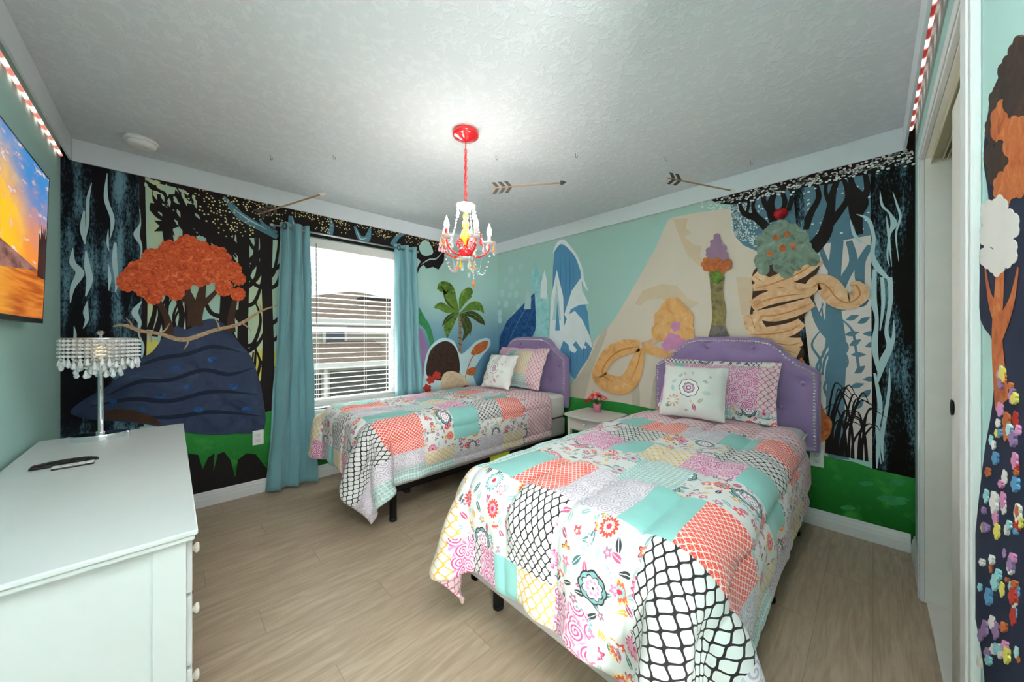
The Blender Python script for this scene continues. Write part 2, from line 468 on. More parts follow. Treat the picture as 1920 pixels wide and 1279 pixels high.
def fade_mat():                                       # east wall: lagoon blue at the corner turning to teal
    m = Mat('painted_lagoon_fade', .7, spec=.15); x, y, z = m.coords()
    f = (z*-1+m.noise(m.vec, 2.2, 2)*.3).step(-1.75, -.85)*(y.step(2.55, 3.4))
    m.base(m.mix(f, 'accfc7', '5d8ca4')); return m.m
M['fade'] = fade_mat()

# ---------------------------------------------------------------- mural of the window wall
def mural_north():
    P = Paint('N'); p = P.on; R = random.Random(3)
    X0, X1 = WX+.001, BX-.001
    cl = p(520, 500)[0]                                # right edge of the glade, behind the curtain
    xr = p(266, 500)[0]
    P.poly([(xr-.02, .5), (WXL-.02, .5), (WXL-.02, CZ-.01), (xr-.02, CZ-.01)], M['glade'], world=True)
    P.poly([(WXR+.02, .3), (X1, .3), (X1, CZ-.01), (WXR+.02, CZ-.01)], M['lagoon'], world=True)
    # yellow bushes
    for cx_, cy_, rx, ry in ((285, 700, 40, 62), (500, 725, 50, 72), (520, 700, 30, 40), (455, 770, 30, 30)):
        P.poly([(cx_+rx*cos(a*pi/9), cy_+ry*sin(a*pi/9)) for a in range(18)], M['yel'])
    for k in range(16):                                # fern arcs on the bushes
        x0 = R.uniform(462, 520); y0 = R.uniform(700, 775)
        P.stroke([(x0, y0), (x0+18, y0-14-R.random()*8), (x0+40, y0-10)], [.008, .003], M['ink'])
    # tall thin trees
    for xs, wd in (((418, 425, 421, 428), .095), ((453, 458, 455, 462), .085), ((499, 500, 503, 500), .095), ((352, 350, 356, 352), .05), ((310, 315, 309, 312), .03)):
        P.stroke([(xs[0], 400), (xs[1], 520), (xs[2], 650), (xs[3], 800)], [wd*1.1, wd*.75, wd*.8, wd*1.25], M['ink'])
    for k in range(46):                                # arching branches
        x = R.choice((418, 455, 500, 352, 455, 500)); y = R.uniform(440, 760); s = R.choice((-1, 1)); l = R.uniform(22, 46)
        P.stroke([(x, y), (x+s*l*.55, y-R.uniform(4, 16)), (x+s*l*.9, y-R.uniform(30, 50)), (x+s*l*R.uniform(.6, 1.1), y-R.uniform(62, 95))],
                 [.040, .026, .018, .010], M['ink'])
    for k in range(12):
        x = R.uniform(275, 340); y = R.uniform(610, 700); P.stroke([(x, y), (x+10, y-40), (x+4, y-80), (x+22, y-120)], [.03, .02, .014, .006], M['ink'])
    # great trunk at the left
    xl = X0
    P.poly([(xl, .55), (p(262, 800)[0], .55), (p(270, 640)[0], 1.2), (p(266, 500)[0], 1.7), (p(264, 320)[0], CZ-.01), (xl, CZ-.01)], M['bark'], world=True)
    P.stroke([(266, 318), (268, 420), (271, 520), (270, 620), (264, 800)], .028, M['ink'])
    for pts, wd in ((((172, 343), (165, 375), (164, 420), (158, 455)), (.004, .022, .02, .004)),
                    (((201, 325), (199, 372), (211, 412), (206, 450)), (.004, .03, .03, .003)),
                    (((158, 395), (155, 430), (160, 458)), (.01, .035, .008)), (((203, 430), (202, 455), (204, 470)), (.004, .016, .003)),
                    (((216, 455), (215, 490), (219, 528), (216, 548)), (.02, .036, .026, .006)),
                    (((137, 465), (136, 492), (150, 512), (136, 540), (132, 568)), (.004, .04, .055, .03, .006)),
                    (((161, 470), (164, 500), (168, 525), (161, 555)), (.008, .04, .042, .01)),
                    (((164, 565), (161, 585), (163, 600), (156, 616)), (.006, .035, .025, .005)),
                    (((203, 495), (206, 520), (204, 545)), (.004, .022, .006)),
                    (((262, 392), (263, 420), (256, 440), (265, 462), (264, 490)), (.006, .012, .045, .015, .02)),
                    (((266, 565), (253, 585), (262, 605), (260, 625), (268, 650), (264, 680)), (.008, .05, .03, .012, .022, .006)),
                    (((139, 612), (141, 630), (137, 650)), (.004, .02, .006))):
        P.stroke(pts, [v*.62 for v in wd], M['vein'])
    # black canopy and hanging leaf fans
    cb = [(264, 325), (300, 345), (330, 352), (352, 392), (372, 412), (395, 436), (420, 448), (440, 440), (468, 446), (500, 448), (530, 452)]
    top = [(p(x, 0)[0], CZ-.01) for x in (530, 264)]
    P.poly([P.on(*q) for q in cb]+[(p(530, 300)[0], CZ-.01), (p(264, 300)[0], CZ-.01)], M['ink'], world=True)
    zc = 2.117
    P.poly([(p(525, 400)[0], zc), (WXL+.3, zc), (WXR-.1, zc), (p(785, 470)[0], 2.08), (p(800, 486)[0], 1.99), (p(812, 476)[0], 2.02), (p(822, 486)[0], 2.0), (p(832, 470)[0], 2.1), (p(838, 450)[0], CZ-.01), (p(525, 300)[0], CZ-.01)], M['ink'], world=True)
    P.poly([(786, 462), (796, 450), (806, 457), (812, 474), (800, 480), (790, 476)], M['lagoon'], 4)
    P.stroke([(780, 520), (786, 500), (798, 490), (815, 488), (828, 478), (834, 460)], [.004, .03, .05, .04, .035, .05], M['ink'])
    P.stroke([(790, 496), (804, 487), (818, 485), (829, 473)], [.004, .014, .012, .004], M['vein'])
    for k in range(30):                                # leaf fans fill the upper left of the glade
        x = R.uniform(272, 385); y = 335+(x-272)*.42+R.uniform(0, 52); a = R.uniform(.35, 1.35); l = R.uniform(26, 56)
        P.stroke([(x, y), (x+cos(a)*l*.5-5, y+sin(a)*l*.5), (x+cos(a)*l, y+sin(a)*l)], [.012, .03, .003], M['ink'])
    for k in range(9):
        x = 275+k*13; y = 345+k*8
        P.stroke([(x-4, y-6), (x+30, y+22), (x+62, y+52), (x+90, y+90)], [.02, .045, .04, .01], M['ink'])
    for c in ((312, 424, 24), (296, 388, 16), (348, 402, 24), (333, 372, 18), (360, 440, 16)):
        P.poly([(c[0]+c[2]*(1+.35*((-1)**i))*cos(i*pi/7)*.8, c[1]+c[2]*(1+.3*((-1)**i))*sin(i*pi/7)*.75) for i in range(14)], M['ink'])
    for k in range(26):                                # glimpses of the pale glade between the leaves
        x = R.uniform(272, 372); y = 332+(x-272)*.30+R.uniform(0, 46); a = R.uniform(.2, 1.5)
        P.stroke([(x, y), (x+cos(a)*6, y+sin(a)*7), (x+cos(a)*14, y+sin(a)*17)], [.002, .017, .002], M['glade'])
    # slate branches swept through the canopy
    for pts, wd in ((((420, 368), (440, 395), (462, 412), (490, 428), (520, 445)), (.01, .05, .06, .05, .04)), (((436, 380), (455, 402), (480, 424)), (.004, .012, .004)),
                    (((486, 410), (497, 424), (520, 436)), (.01, .03, .02)), (((545, 405), (548, 420), (562, 430), (582, 440)), (.03, .05, .06, .04)),
                    (((610, 395), (622, 420), (618, 440)), (.01, .03, .05)), (((665, 425), (675, 446), (688, 448), (694, 428)), (.02, .05, .06, .02)), (((735, 460), (748, 442), (770, 436)), (.05, .04, .01))):
        P.stroke(pts, list(wd), M['veinb'])
    for pts in (((548, 408), (553, 424), (572, 434)), ((668, 430), (676, 448), (688, 446)), ((438, 392), (466, 412), (500, 430))):
        P.stroke(pts, [.003, .012, .003], M['vein'])
    # clusters of pale yellow blossom
    cl = []
    for cx_, cy_ in ((378, 372), (407, 382), (447, 375), (398, 402), (432, 405), (425, 428), (455, 428), (478, 396), (502, 380), (478, 372), (520, 404), (585, 398), (600, 408), (570, 392),
                     (622, 412), (640, 424), (660, 408), (705, 430), (722, 438), (716, 422), (640, 405), (745, 430), (765, 446), (605, 426), (680, 416), (790, 450), (548, 395), (462, 352), (500, 358), (540, 372), (798, 446), (812, 452), (822, 462), (826, 448)):
        c = P.on(cx_, cy_)
        if c[1] > 2.36: continue
        for k in range(30):
            a = R.uniform(0, 2*pi); r = .075*math.sqrt(R.random()); q = (c[0]+cos(a)*r, c[1]+sin(a)*r*.9)
            if WXL-.02 < q[0] < WXR+.02 and q[1] < 2.14: continue
            if all(hypot(q[0]-u[0], q[1]-u[1]) > .0135 for u in cl[-90:]): cl.append(q)
    P.dots(cl, .0058, M['dotY'])
    # ground
    g = [(X0, .585), (-.1, .61), (.3, .60), (.7, .66), (WXL, .60), (WXL, .035), (X0, .035)]
    P.poly(g, M['grass'], world=True)
    P.poly([(WXL, .595), (WXR, .595), (WXR, .035), (WXL, .035)], M['grass'], world=True)
    P.poly([(WXR, .6), (X1, .58), (X1, .035), (WXR, .035)], M['grass'], world=True)
    P.poly([(p(360, 890)[0], .035)]+[P.on(*q) for q in ((352, 850), (372, 853), (380, 880), (390, 858), (402, 850), (400, 885), (408, 852), (420, 847), (432, 862), (441, 895), (446, 862), (462, 850), (480, 852), (497, 875), (515, 890))]+[(p(520, 890)[0], .035)], M['rock'], world=True)
    # violet cliff with a ragged green edge
    xa = WXR+.03
    P.poly([(xa, .58)]+[P.on(*q) for q in ((782, 612), (792, 620), (800, 645), (806, 680), (812, 705), (815, 735))]+[(p(815, 735)[0], .58)], M['violet'], world=True)
    P.stroke([(780, 580), (790, 600), (803, 618), (812, 655), (814, 690)], [.09, .10, .07, .05, .012], M['leafe'])
    return P.build('mural', wall_north)
mural_north()

# ---------------------------------------------------------------- mural of the headboard wall
def mural_east():
    P = Paint('E'); p = P.on; R = random.Random(5); Y0, Y1 = SY+.001, AY-.001
    P.poly([(Y0, .3), (Y1, .3), (Y1, CZ-.01), (Y0, CZ-.01)], M['fade'], world=True)
    fl = []
    for x, y, r in ((958, 505, 1.2), (977, 500, 1.1), (949, 525, .8), (959, 535, 1.3), (970, 527, .7), (941, 550, 1.2), (956, 553, .9), (968, 552, 1.1), (949, 570, 1.1), (935, 568, .7), (937, 587, 1.1), (923, 573, .9), (914, 618, 1.1), (937, 600, 1.1), (972, 575, .9), (921, 586, 1), (965, 590, .9)):
        fl.append(P.on(x, y)+(r,))
    P.dots(fl, .042, M['flake'], n=12)
    # pale sandstone mountain
    mt = [(1070, 745), (1078, 715), (1094, 671), (1119, 633), (1141, 614), (1160, 586), (1182, 548), (1200, 518), (1215, 490), (1231, 461), (1242, 435), (1253, 411), (1262, 408), (1303, 399), (1340, 394), (1385, 391), (1560, 380), (1640, 400), (1640, 850), (1400, 900), (1068, 790)]
    P.poly(mt, M['sand'])
    P.poly([(1262, 411), (1290, 409), (1286, 428), (1297, 438), (1284, 445), (1300, 458), (1316, 462), (1312, 480), (1332, 500), (1310, 498), (1290, 480), (1278, 455)], M['sand2'])
    P.poly([(1190, 570), (1205, 545), (1240, 532), (1270, 536), (1290, 560), (1312, 568), (1288, 582), (1262, 572), (1240, 560), (1215, 562), (1200, 574)], M['sand2'])
    P.poly([(1068, 745), (1072, 720), (1095, 690), (1130, 620), (1138, 625), (1112, 690), (1090, 760)], M['sand3'], 3)
    P.poly([(1180, 690), (1196, 700), (1200, 775), (1188, 775)], M['sand3'], 2); P.poly([(1225, 715), (1238, 700), (1240, 790), (1220, 780)], M['sand3'], 2)
    P.poly([(1380, 520), (1440, 520), (1430, 600), (1390, 590)], M['sand2'])
    # blue ice cliff capped with snow
    P.poly([(1034, 640), (1037, 500), (1040, 470), (1050, 458), (1062, 462), (1078, 480), (1090, 512), (1094, 560), (1102, 585), (1106, 625), (1112, 650), (1103, 672), (1088, 694), (1078, 712), (1072, 706), (1064, 690), (1050, 660)], M['ice'])
    for x in (1050, 1060, 1068, 1074): P.stroke([(x, 475), (x+1, 520), (x, 560)], [.001, .009, .001], M['iced'])
    P.stroke([(1037, 475), (1045, 459), (1055, 453), (1066, 462), (1080, 480), (1090, 505), (1093, 525), (1102, 545)], [.01, .04, .045, .035, .03, .03, .035, .01], M['snowp'])
    for q in ([(1030, 640), (1033, 560), (1044, 506), (1056, 556), (1058, 620), (1050, 660)], [(1058, 590), (1072, 545), (1090, 520), (1092, 545), (1104, 570), (1086, 572), (1070, 580), (1064, 600)],
              [(1050, 632), (1066, 590), (1078, 583), (1092, 600), (1108, 635), (1112, 655), (1098, 640), (1092, 656), (1080, 640), (1070, 650), (1058, 640)], [(1034, 650), (1048, 612), (1062, 610), (1060, 630), (1048, 660), (1054, 690), (1040, 670)],
              [(1066, 648), (1072, 644), (1082, 656), (1078, 662), (1068, 658)], [(1092, 646), (1100, 650), (1098, 654), (1090, 650)]):
        P.poly(q, M['snowp'])
    P.poly([(1036, 600), (1044, 530), (1052, 600)], M['flake']); P.poly([(1041, 620), (1045, 565), (1050, 620)], M['ice'])
    for x, l in ((1056, 26), (1062, 40), (1070, 30), (1082, 30), (1094, 22), (1102, 18)): P.stroke([(x, 655), (x, 655+l*.5), (x, 655+l)], [.004, .008, .001], M['iced'])
    # dusk forest on the right
    P.poly([(1372, 372), (1371, 395), (1374, 420), (1380, 445), (1394, 460), (1419, 471), (1470, 468), (1534, 461), (1552, 457), (1640, 440), (1640, 300), (1372, 340)], M['slate'])
    P.poly([(1534, 458), (1552, 456), (1638, 440), (1640, 860), (1520, 845), (1520, 700)], M['mist'])
    speck = []
    while len(speck) < 330:
        x = 1372+abs(R.gauss(0, 34)); y = R.uniform(382, 470)
        if (x-1372) < 75 and y < 440+(x-1372)*.6 and y < 468 and x < 1450: speck.append(P.on(x, y))
    P.dots(speck, .006, M['dotW'], n=6)
    P.dots([P.on(R.uniform(1505, 1630), R.uniform(350, 440)) for k in range(46)], .008, M['dotW'], n=7, asp=.7)
    for pts, wd in ((((1572, 860), (1566, 760), (1570, 650), (1562, 560), (1570, 452)), (.10, .09, .085, .07, .06)), (((1568, 640), (1545, 618), (1530, 590), (1522, 560)), (.06, .05, .04, .02)),
                    (((1566, 560), (1585, 520), (1600, 490), (1592, 452)), (.05, .045, .04, .03)), (((1566, 520), (1548, 490), (1537, 458)), (.03, .03, .02)),
                    (((1618, 560), (1612, 520), (1615, 490), (1632, 460)), (.01, .045, .04, .03)), (((1610, 690), (1604, 650), (1598, 620), (1580, 600)), (.014, .012, .012, .008))):
        P.stroke(pts, list(wd), M['slate'])
    for k in range(12):
        x = 1524+R.uniform(0, 60); y = R.uniform(640, 780)
        P.stroke([(x, y), (x+R.uniform(-16, 16), y-30), (x+R.uniform(-10, 24), y-62), (x+R.uniform(-12, 20), y-95)], [.012, .014, .012, .004], M['slate'])
    for x, y in ((1590, 600), (1588, 628), (1596, 648), (1612, 606), (1622, 626), (1626, 650), (1600, 665), (1578, 582), (1612, 575), (1606, 700), (1622, 712), (1598, 726), (1618, 745), (1604, 766)):
        a = R.uniform(-.9, .1); P.stroke([(x-4, y), (x+5*cos(a), y+5*sin(a)), (x+12*cos(a), y+11*sin(a)), (x+24*cos(a), y+19*sin(a))], [.003, .028, .030, .002], M['slate'])
    # black branches against the dusk
    for pts, wd in ((((1520, 470), (1545, 440), (1556, 400), (1562, 360), (1575, 325)), (.09, .075, .05, .035, .03)), (((1548, 430), (1572, 400), (1590, 370), (1582, 335)), (.05, .04, .03, .02)),
                    (((1508, 430), (1520, 400), (1535, 370), (1528, 340)), (.05, .04, .03, .02)), (((1560, 390), (1548, 360), (1552, 335)), (.03, .02, .02)),
                    (((1612, 440), (1608, 405), (1612, 380), (1598, 350), (1594, 322)), (.03, .05, .08, .035, .02)), (((1612, 385), (1626, 355), (1620, 318)), (.04, .03, .02)), (((1606, 425), (1596, 400), (1592, 360)), (.02, .02, .015)),
                    (((1440, 430), (1420, 410), (1395, 400), (1386, 380)), (.05, .05, .035, .02)), (((1452, 415), (1444, 385), (1452, 360), (1440, 345)), (.06, .05, .03, .02)), (((1425, 412), (1412, 390), (1418, 360)), (.03, .025, .02)),
                    (((1460, 405), (1472, 380), (1462, 352)), (.03, .03, .02)), (((1478, 395), (1486, 365), (1478, 340)), (.03, .03, .02)), (((1400, 400), (1404, 380), (1398, 362)), (.02, .02, .015)), (((1445, 400), (1432, 376), (1436, 352)), (.03, .03, .02))):
        P.stroke(pts, list(wd), M['ink'])
    P.poly([(1484, 335), (1508, 330), (1508, 420), (1504, 560), (1520, 700), (1528, 860), (1492, 860), (1490, 560), (1494, 430)], M['barkd'])
    # big dark trunk beside the closet
    P.poly([(1632, 300), (1634, 460), (1640, 560), (1636, 700), (1642, 880)]+[(1645, 882)], M['ink'])
    yy = p(1636, 600)[0]
    P.poly([(yy, .36), (yy+.01, CZ-.01), (Y0, CZ-.01), (Y0, .36)], M['barkd'], world=True)
    for pts, wd in ((((1650, 358), (1654, 385), (1668, 400), (1676, 420), (1668, 440), (1664, 480), (1668, 500)), (.004, .02, .018, .05, .02, .014, .004)),
                    (((1674, 360), (1682, 385), (1688, 408), (1680, 440), (1685, 490)), (.004, .016, .02, .014, .004)), (((1662, 405), (1666, 440), (1672, 500)), (.004, .02, .004)),
                    (((1606, 402), (1628, 412), (1638, 445), (1636, 480), (1648, 505), (1668, 525)), (.006, .03, .03, .04, .05, .02)),
                    (((1640, 505), (1638, 560), (1644, 600), (1640, 650), (1648, 700)), (.03, .05, .03, .05, .02)), (((1668, 520), (1670, 560), (1662, 620), (1668, 650), (1655, 680), (1645, 720)), (.04, .035, .03, .05, .06, .01)),
                    (((1654, 520), (1656, 570), (1650, 620)), (.03, .03, .01)), (((1676, 600), (1674, 640), (1660, 672)), (.004, .03, .02)),
                    (((1640, 700), (1650, 760), (1645, 810), (1652, 870)), (.02, .04, .03, .006)), (((1668, 690), (1666, 740), (1654, 820), (1656, 865)), (.006, .025, .03, .006)), (((1650, 800), (1646, 840), (1644, 878)), (.01, .03, .01)),
                    (((1594, 412), (1602, 440), (1616, 455)), (.006, .03, .02))):
        P.stroke(pts, [v*.55 for v in wd], M['vein'])
    # reeds and grass
    P.poly([(Y1, .62), (2.2, .60), (1.7, .62), (1.3, .60), p(1520, 848), p(1560, 858), p(1600, 866), p(1640, 880), p(1720, 898), (Y0, .035), (Y1, .035)], M['grass'], world=True)
    for k in range(24):
        x = R.uniform(1545, 1630); y = 846+(x-1530)*.2; l = R.uniform(60, 140); s = R.choice((-1, 1, 1))
        P.stroke([(x, y), (x+s*4, y-l*.5), (x+s*R.uniform(14, 30), y-l*.95), (x+s*R.uniform(30, 60), y-l*.8)], [.014, .011, .008, .002], M['ink'])
    # blossom-speckled canopy strip under the crown board
    P.poly([(1326, 372), (1345, 366), (1380, 352), (1430, 338), (1500, 318), (1600, 290), (1716, 240), (1716, 302), (1690, 305), (1650, 322), (1600, 332), (1560, 345), (1500, 352), (1440, 366), (1400, 378), (1372, 384), (1345, 381)], M['ink'])
    dd = []
    for cx_ in range(1340, 1716, 26):
        cy_ = 372-(cx_-1340)*.245+2
        for k in range(30):
            x = cx_+R.gauss(0, 11); y = cy_+R.gauss(0, 7.5)+8
            if x < 1713: dd.append(P.on(x, y))
    P.dots(dd, .0085, M['dotW'], n=6, asp=.75)
    for k in range(9):
        x = R.uniform(1560, 1690); y = R.uniform(900, 960); P.poly([(x, y), (x+14, y-5), (x+30, y+1), (x+16, y+5)], M['leafe'], 3)
    return P.build('mural', wall_east)
mural_east()

# ---------------------------------------------------------------- cut-out wall decals (thin printed boards)
class Cut(Paint):
    def __init__(s, wall):
        s.wall = wall; s.k = 0; s.on = {'N': onN, 'E': onE, 'S': onS}[wall]; s.step = 4e-5; s.base = .0095; s.mats = []; s.mb = MB()
    def at(s, a, z, off):
        return (a, AY-off, z) if s.wall == 'N' else ((BX-off, a, z) if s.wall == 'E' else (a, SY+off, z))
    def to3(s, a, z): return s.at(a, z, s.base+s.k*s.step)
    def clip(s, p): return p
    def back(s, a, z): return s.at(a, z, .0062)
    def poly(s, px, m, sm=0, world=False):
        P = [p if world else s.on(*p) for p in px]
        if sm: P = smooth(P, sm, True)
        s.mb.prism(P, s.to3, s.back, s.mi(m)); s.k += 1
    def blob(s, x, y, r, m, n=11, a=.16, asp=1.):
        """scalloped clump"""
        N = n*4
        s.poly([(x+r*cos(2*pi*i/N)*(1+a*abs(sin(n*pi*i/N))), y+asp*r*sin(2*pi*i/N)*(1+a*abs(sin(n*pi*i/N)))) for i in range(N)], m)
    def part(s, name, parent):
        o = s.mb.build(name, s.mats, parent, fixn=True); s.mb = MB(); s.mats = []; return o
def leafy(name, c1, c2, c3, sc=26):
    m = Mat(name, .6, spec=.2); x, y, z = m.coords()
    n = m.noise(m.vec, sc, 5, .65, 1.5); m.base(m.mix(n.step(.52, .7), m.mix(n.step(.32, .52), c1, c2), c3)); return m.m
M['orange'] = leafy('autumn_leaves', 'a63716', 'd9582b', 'f0854f', 30)
M['navy'] = leafy('navy_hill', '26304a', '35405c', '43536f', 3.2)
M['navyd'] = pt('navy_dark', '232a40'); M['tanw'] = leafy('tan_wood', '9a7a5c', 'bd9c7a', 'd6bb98', 40)
M['edge'] = pt('decal_edge_white', 'e6e2dc')
M['palmg'] = leafy('palm_green', '39491f', '5f7d2c', '88a83c', 12); M['palmd'] = leafy('palm_green_dark', '26301a', '3d4a26', '56642f', 12)
M['palmt'] = pt('palm_trunk', '8d7a6c', var=.2, scale=40)
M['brownd'] = leafy('dark_brown_rock', '2f211c', '3d2c25', '52392d', 20); M['redf'] = pt('red_flower', 'b8392d', var=.15, scale=30)
M['straw'] = leafy('straw', 'b59c7c', 'd3bd9d', 'e6d5b8', 60); M['rust'] = leafy('rust_leaf', '9c4a24', 'bd6838', 'd0824e', 20)
M['gold'] = leafy('golden_ribbon', 'dc9a58', 'eab071', 'f4c994', 9); M['goldd'] = pt('golden_shade', 'c98243'); M['rose'] = pt('rose_blossom', 'd690b8', var=.12, scale=18)
M['aqua'] = leafy('aqua_crystal', '7cc4cc', '9fd6d8', 'c4e6e6', 8); M['cobalt'] = leafy('cobalt_crystal', '1b3158', '29518a', '3e72ac', 12)
M['moss'] = leafy('mossy_stone', '5a503a', '8b7b50', 'a79a5c', 16); M['mauve'] = pt('mauve_cap', 'a3809a', var=.1); M['stonep'] = leafy('grey_stone', '5c5553', '7a706a', '8f8478', 14)
M['sage'] = leafy('sage_foliage', '5b6b5c', '7d9080', '9bab99', 10); M['peach'] = leafy('peach_bark', 'd0976c', 'e6b78c', 'f2d0aa', 10); M['umber'] = pt('umber', '4a3428', var=.2, scale=20)

def decals_north():
    R = random.Random(11)
    t = thing('wall_decal', 'large cut-out decal of an orange autumn tree behind a navy hill, left of the window', 'wall decal', (0, 0, 0))
    D = Cut('N')
    D.poly([(134, 768), (160, 748), (205, 722), (240, 690), (262, 672), (285, 660), (310, 628), (330, 612), (352, 618), (372, 604), (400, 598), (424, 612), (446, 640), (470, 668), (482, 700), (492, 740), (495, 806), (440, 813), (400, 815), (350, 811), (300, 800), (250, 792), (180, 787), (140, 779)], M['navy'], 3)
    for pts in ([(200, 742), (260, 716), (320, 712), (380, 694), (430, 702), (474, 690)], [(170, 762), (250, 748), (320, 752), (400, 734), (484, 740)], [(250, 690), (300, 672), (350, 664), (400, 650), (452, 660)], [(230, 780), (320, 782), (400, 772), (490, 780)]):
        D.stroke(pts, [.004]+[.028]*(len(pts)-2)+[.004], M['navyd'])
    for x, y, r in ((212, 752, 7), (300, 742, 8), (352, 726, 7), (438, 724, 8), (462, 768, 8), (330, 690, 7), (398, 674, 8), (372, 768, 8), (268, 768, 7)): D.blob(x, y, r, M['cobalt'], 6, .2, .6)
    D.poly([(180, 782), (215, 768), (255, 770), (290, 784), (300, 797), (250, 790)], M['umber'], 3)
    D.part('hill', t)
    for pts, wd in ((((366, 612), (362, 580), (350, 550), (330, 520)), (.09, .06, .05, .02)), (((368, 600), (376, 560), (384, 520)), (.06, .05, .02)), (((372, 580), (396, 556), (420, 530)), (.04, .03, .01)), (((356, 566), (320, 552), (280, 540)), (.04, .03, .01)),
                    (((318, 628), (314, 600), (300, 570), (286, 545)), (.05, .035, .03, .01)), (((432, 622), (434, 590), (440, 560), (436, 530)), (.06, .04, .03, .01))):
        D.stroke(pts, list(wd), M['umber'])
    D.part('trunk', t)
    for x, y, r in ((240, 528, 20), (262, 515, 28), (270, 540, 18), (296, 500, 33), (300, 530, 27), (330, 488, 33), (338, 520, 27), (366, 482, 33), (376, 512, 26), (400, 492, 32), (412, 512, 22), (350, 505, 26), (434, 508, 18), (448, 524, 12), (350, 462, 22), (318, 470, 20), (284, 484, 18), (288, 556, 16), (330, 548, 16), (420, 540, 16), (446, 552, 13)):
        D.blob(x, y, r, M['orange'], 10, .12, .92)
    D.part('tree_crown', t)
    D.stroke([(212, 612), (235, 610), (262, 620), (300, 626), (345, 637), (400, 620), (450, 607), (490, 583), (524, 572)], [.006, .02, .024, .022, .030, .026, .024, .016, .004], M['tanw'])
    for p0, p1 in (((250, 617), (236, 596)), ((300, 627), (318, 606)), ((352, 636), (344, 656)), ((410, 618), (402, 598)), ((452, 605), (470, 622)), ((488, 585), (482, 566)), ((276, 622), (284, 642))): D.stroke([p0, ((p0[0]+p1[0])/2+3, (p0[1]+p1[1])/2), p1], [.012, .009, .003], M['tanw'])
    D.part('fallen_branch', t)
    # palm
    t = thing('wall_decal', 'cut-out decal of a green palm tree right of the window curtains', 'wall decal')
    D = Cut('N')
    D.stroke([(861, 586), (862, 620), (862, 660), (860, 700), (856, 735)], [.045, .04, .045, .05, .06], M['palmt'])
    for k in range(12): D.stroke([(858, 600+k*11), (865, 602+k*11)], .006, M['umber'], 2)
    D.part('trunk', t)
    def frond(pts, w0, m):
        D.stroke(pts, [.01]+[w0]*(len(pts)-2)+[.004], m)
        D.stroke(pts, [.004, .008]+[.005]*(len(pts)-3)+[.001], M['palmg'] if m is M['palmd'] else M['leafe'])
    frond([(860, 584), (842, 566), (834, 545), (818, 541)], .085, M['palmd']); frond([(860, 584), (846, 560), (840, 542), (828, 541), (827, 548)], .14, M['palmg'])
    frond([(861, 582), (868, 560), (880, 548), (886, 550)], .12, M['palmg']); frond([(860, 586), (838, 580), (825, 574), (812, 577)], .085, M['palmg'])
    frond([(863, 586), (885, 574), (898, 576), (907, 588)], .10, M['palmg']); frond([(864, 588), (885, 590), (900, 600), (909, 610)], .085, M['palmd'])
    frond([(859, 588), (846, 600), (839, 615), (838, 634)], .11, M['palmg']); frond([(862, 588), (870, 605), (874, 620), (866, 640)], .09, M['palmd'])
    frond([(864, 588), (874, 598), (880, 612), (880, 630)], .06, M['palmd']); frond([(858, 587), (846, 592), (836, 600), (828, 612)], .05, M['palmd'])
    D.part('fronds', t)
    t = thing('wall_decal', 'small cut-out decal of a dark boulder, red flowers and straw grass at the palm foot', 'wall decal')
    D = Cut('N'); D.base = .013
    D.poly([(794, 700), (798, 668), (808, 648), (828, 634), (850, 640), (864, 664), (892, 640), (914, 634), (918, 648), (900, 672), (886, 700), (890, 738), (800, 738)], M['flake'], 4); D.part('backing', t)
    D.poly([(798, 700), (802, 668), (812, 650), (830, 640), (846, 644), (858, 664), (860, 700), (840, 712), (812, 712)], M['brownd'], 4); D.part('boulder', t)
    D.stroke([(868, 720), (876, 690), (886, 668), (908, 646)], [.012, .014, .014, .01], M['rust']); D.poly([(882, 664), (888, 650), (902, 641), (914, 640), (910, 654), (896, 664)], M['rust'], 4); D.poly([(872, 700), (880, 690), (892, 690), (886, 704)], M['rust'], 4); D.part('rust_leaf', t)
    for x, y, r in ((806, 712, 6), (818, 704, 6), (834, 712, 6), (856, 706, 6), (872, 728, 6), (800, 728, 6)): D.blob(x, y, r, M['redf'] if r else M['rust'], 5, .4)
    D.part('flowers', t)
    D.poly([(828, 738), (826, 716), (832, 700), (848, 696), (866, 704), (878, 716), (868, 724), (852, 738)], M['straw'], 4)
    for k in range(10): D.stroke([(846+k, 700+k*.8), (836+k*3.4, 716), (830+k*4, 732-k)], [.003, .006, .002], M['tanw'])
    D.part('straw_grass', t)
decals_north()

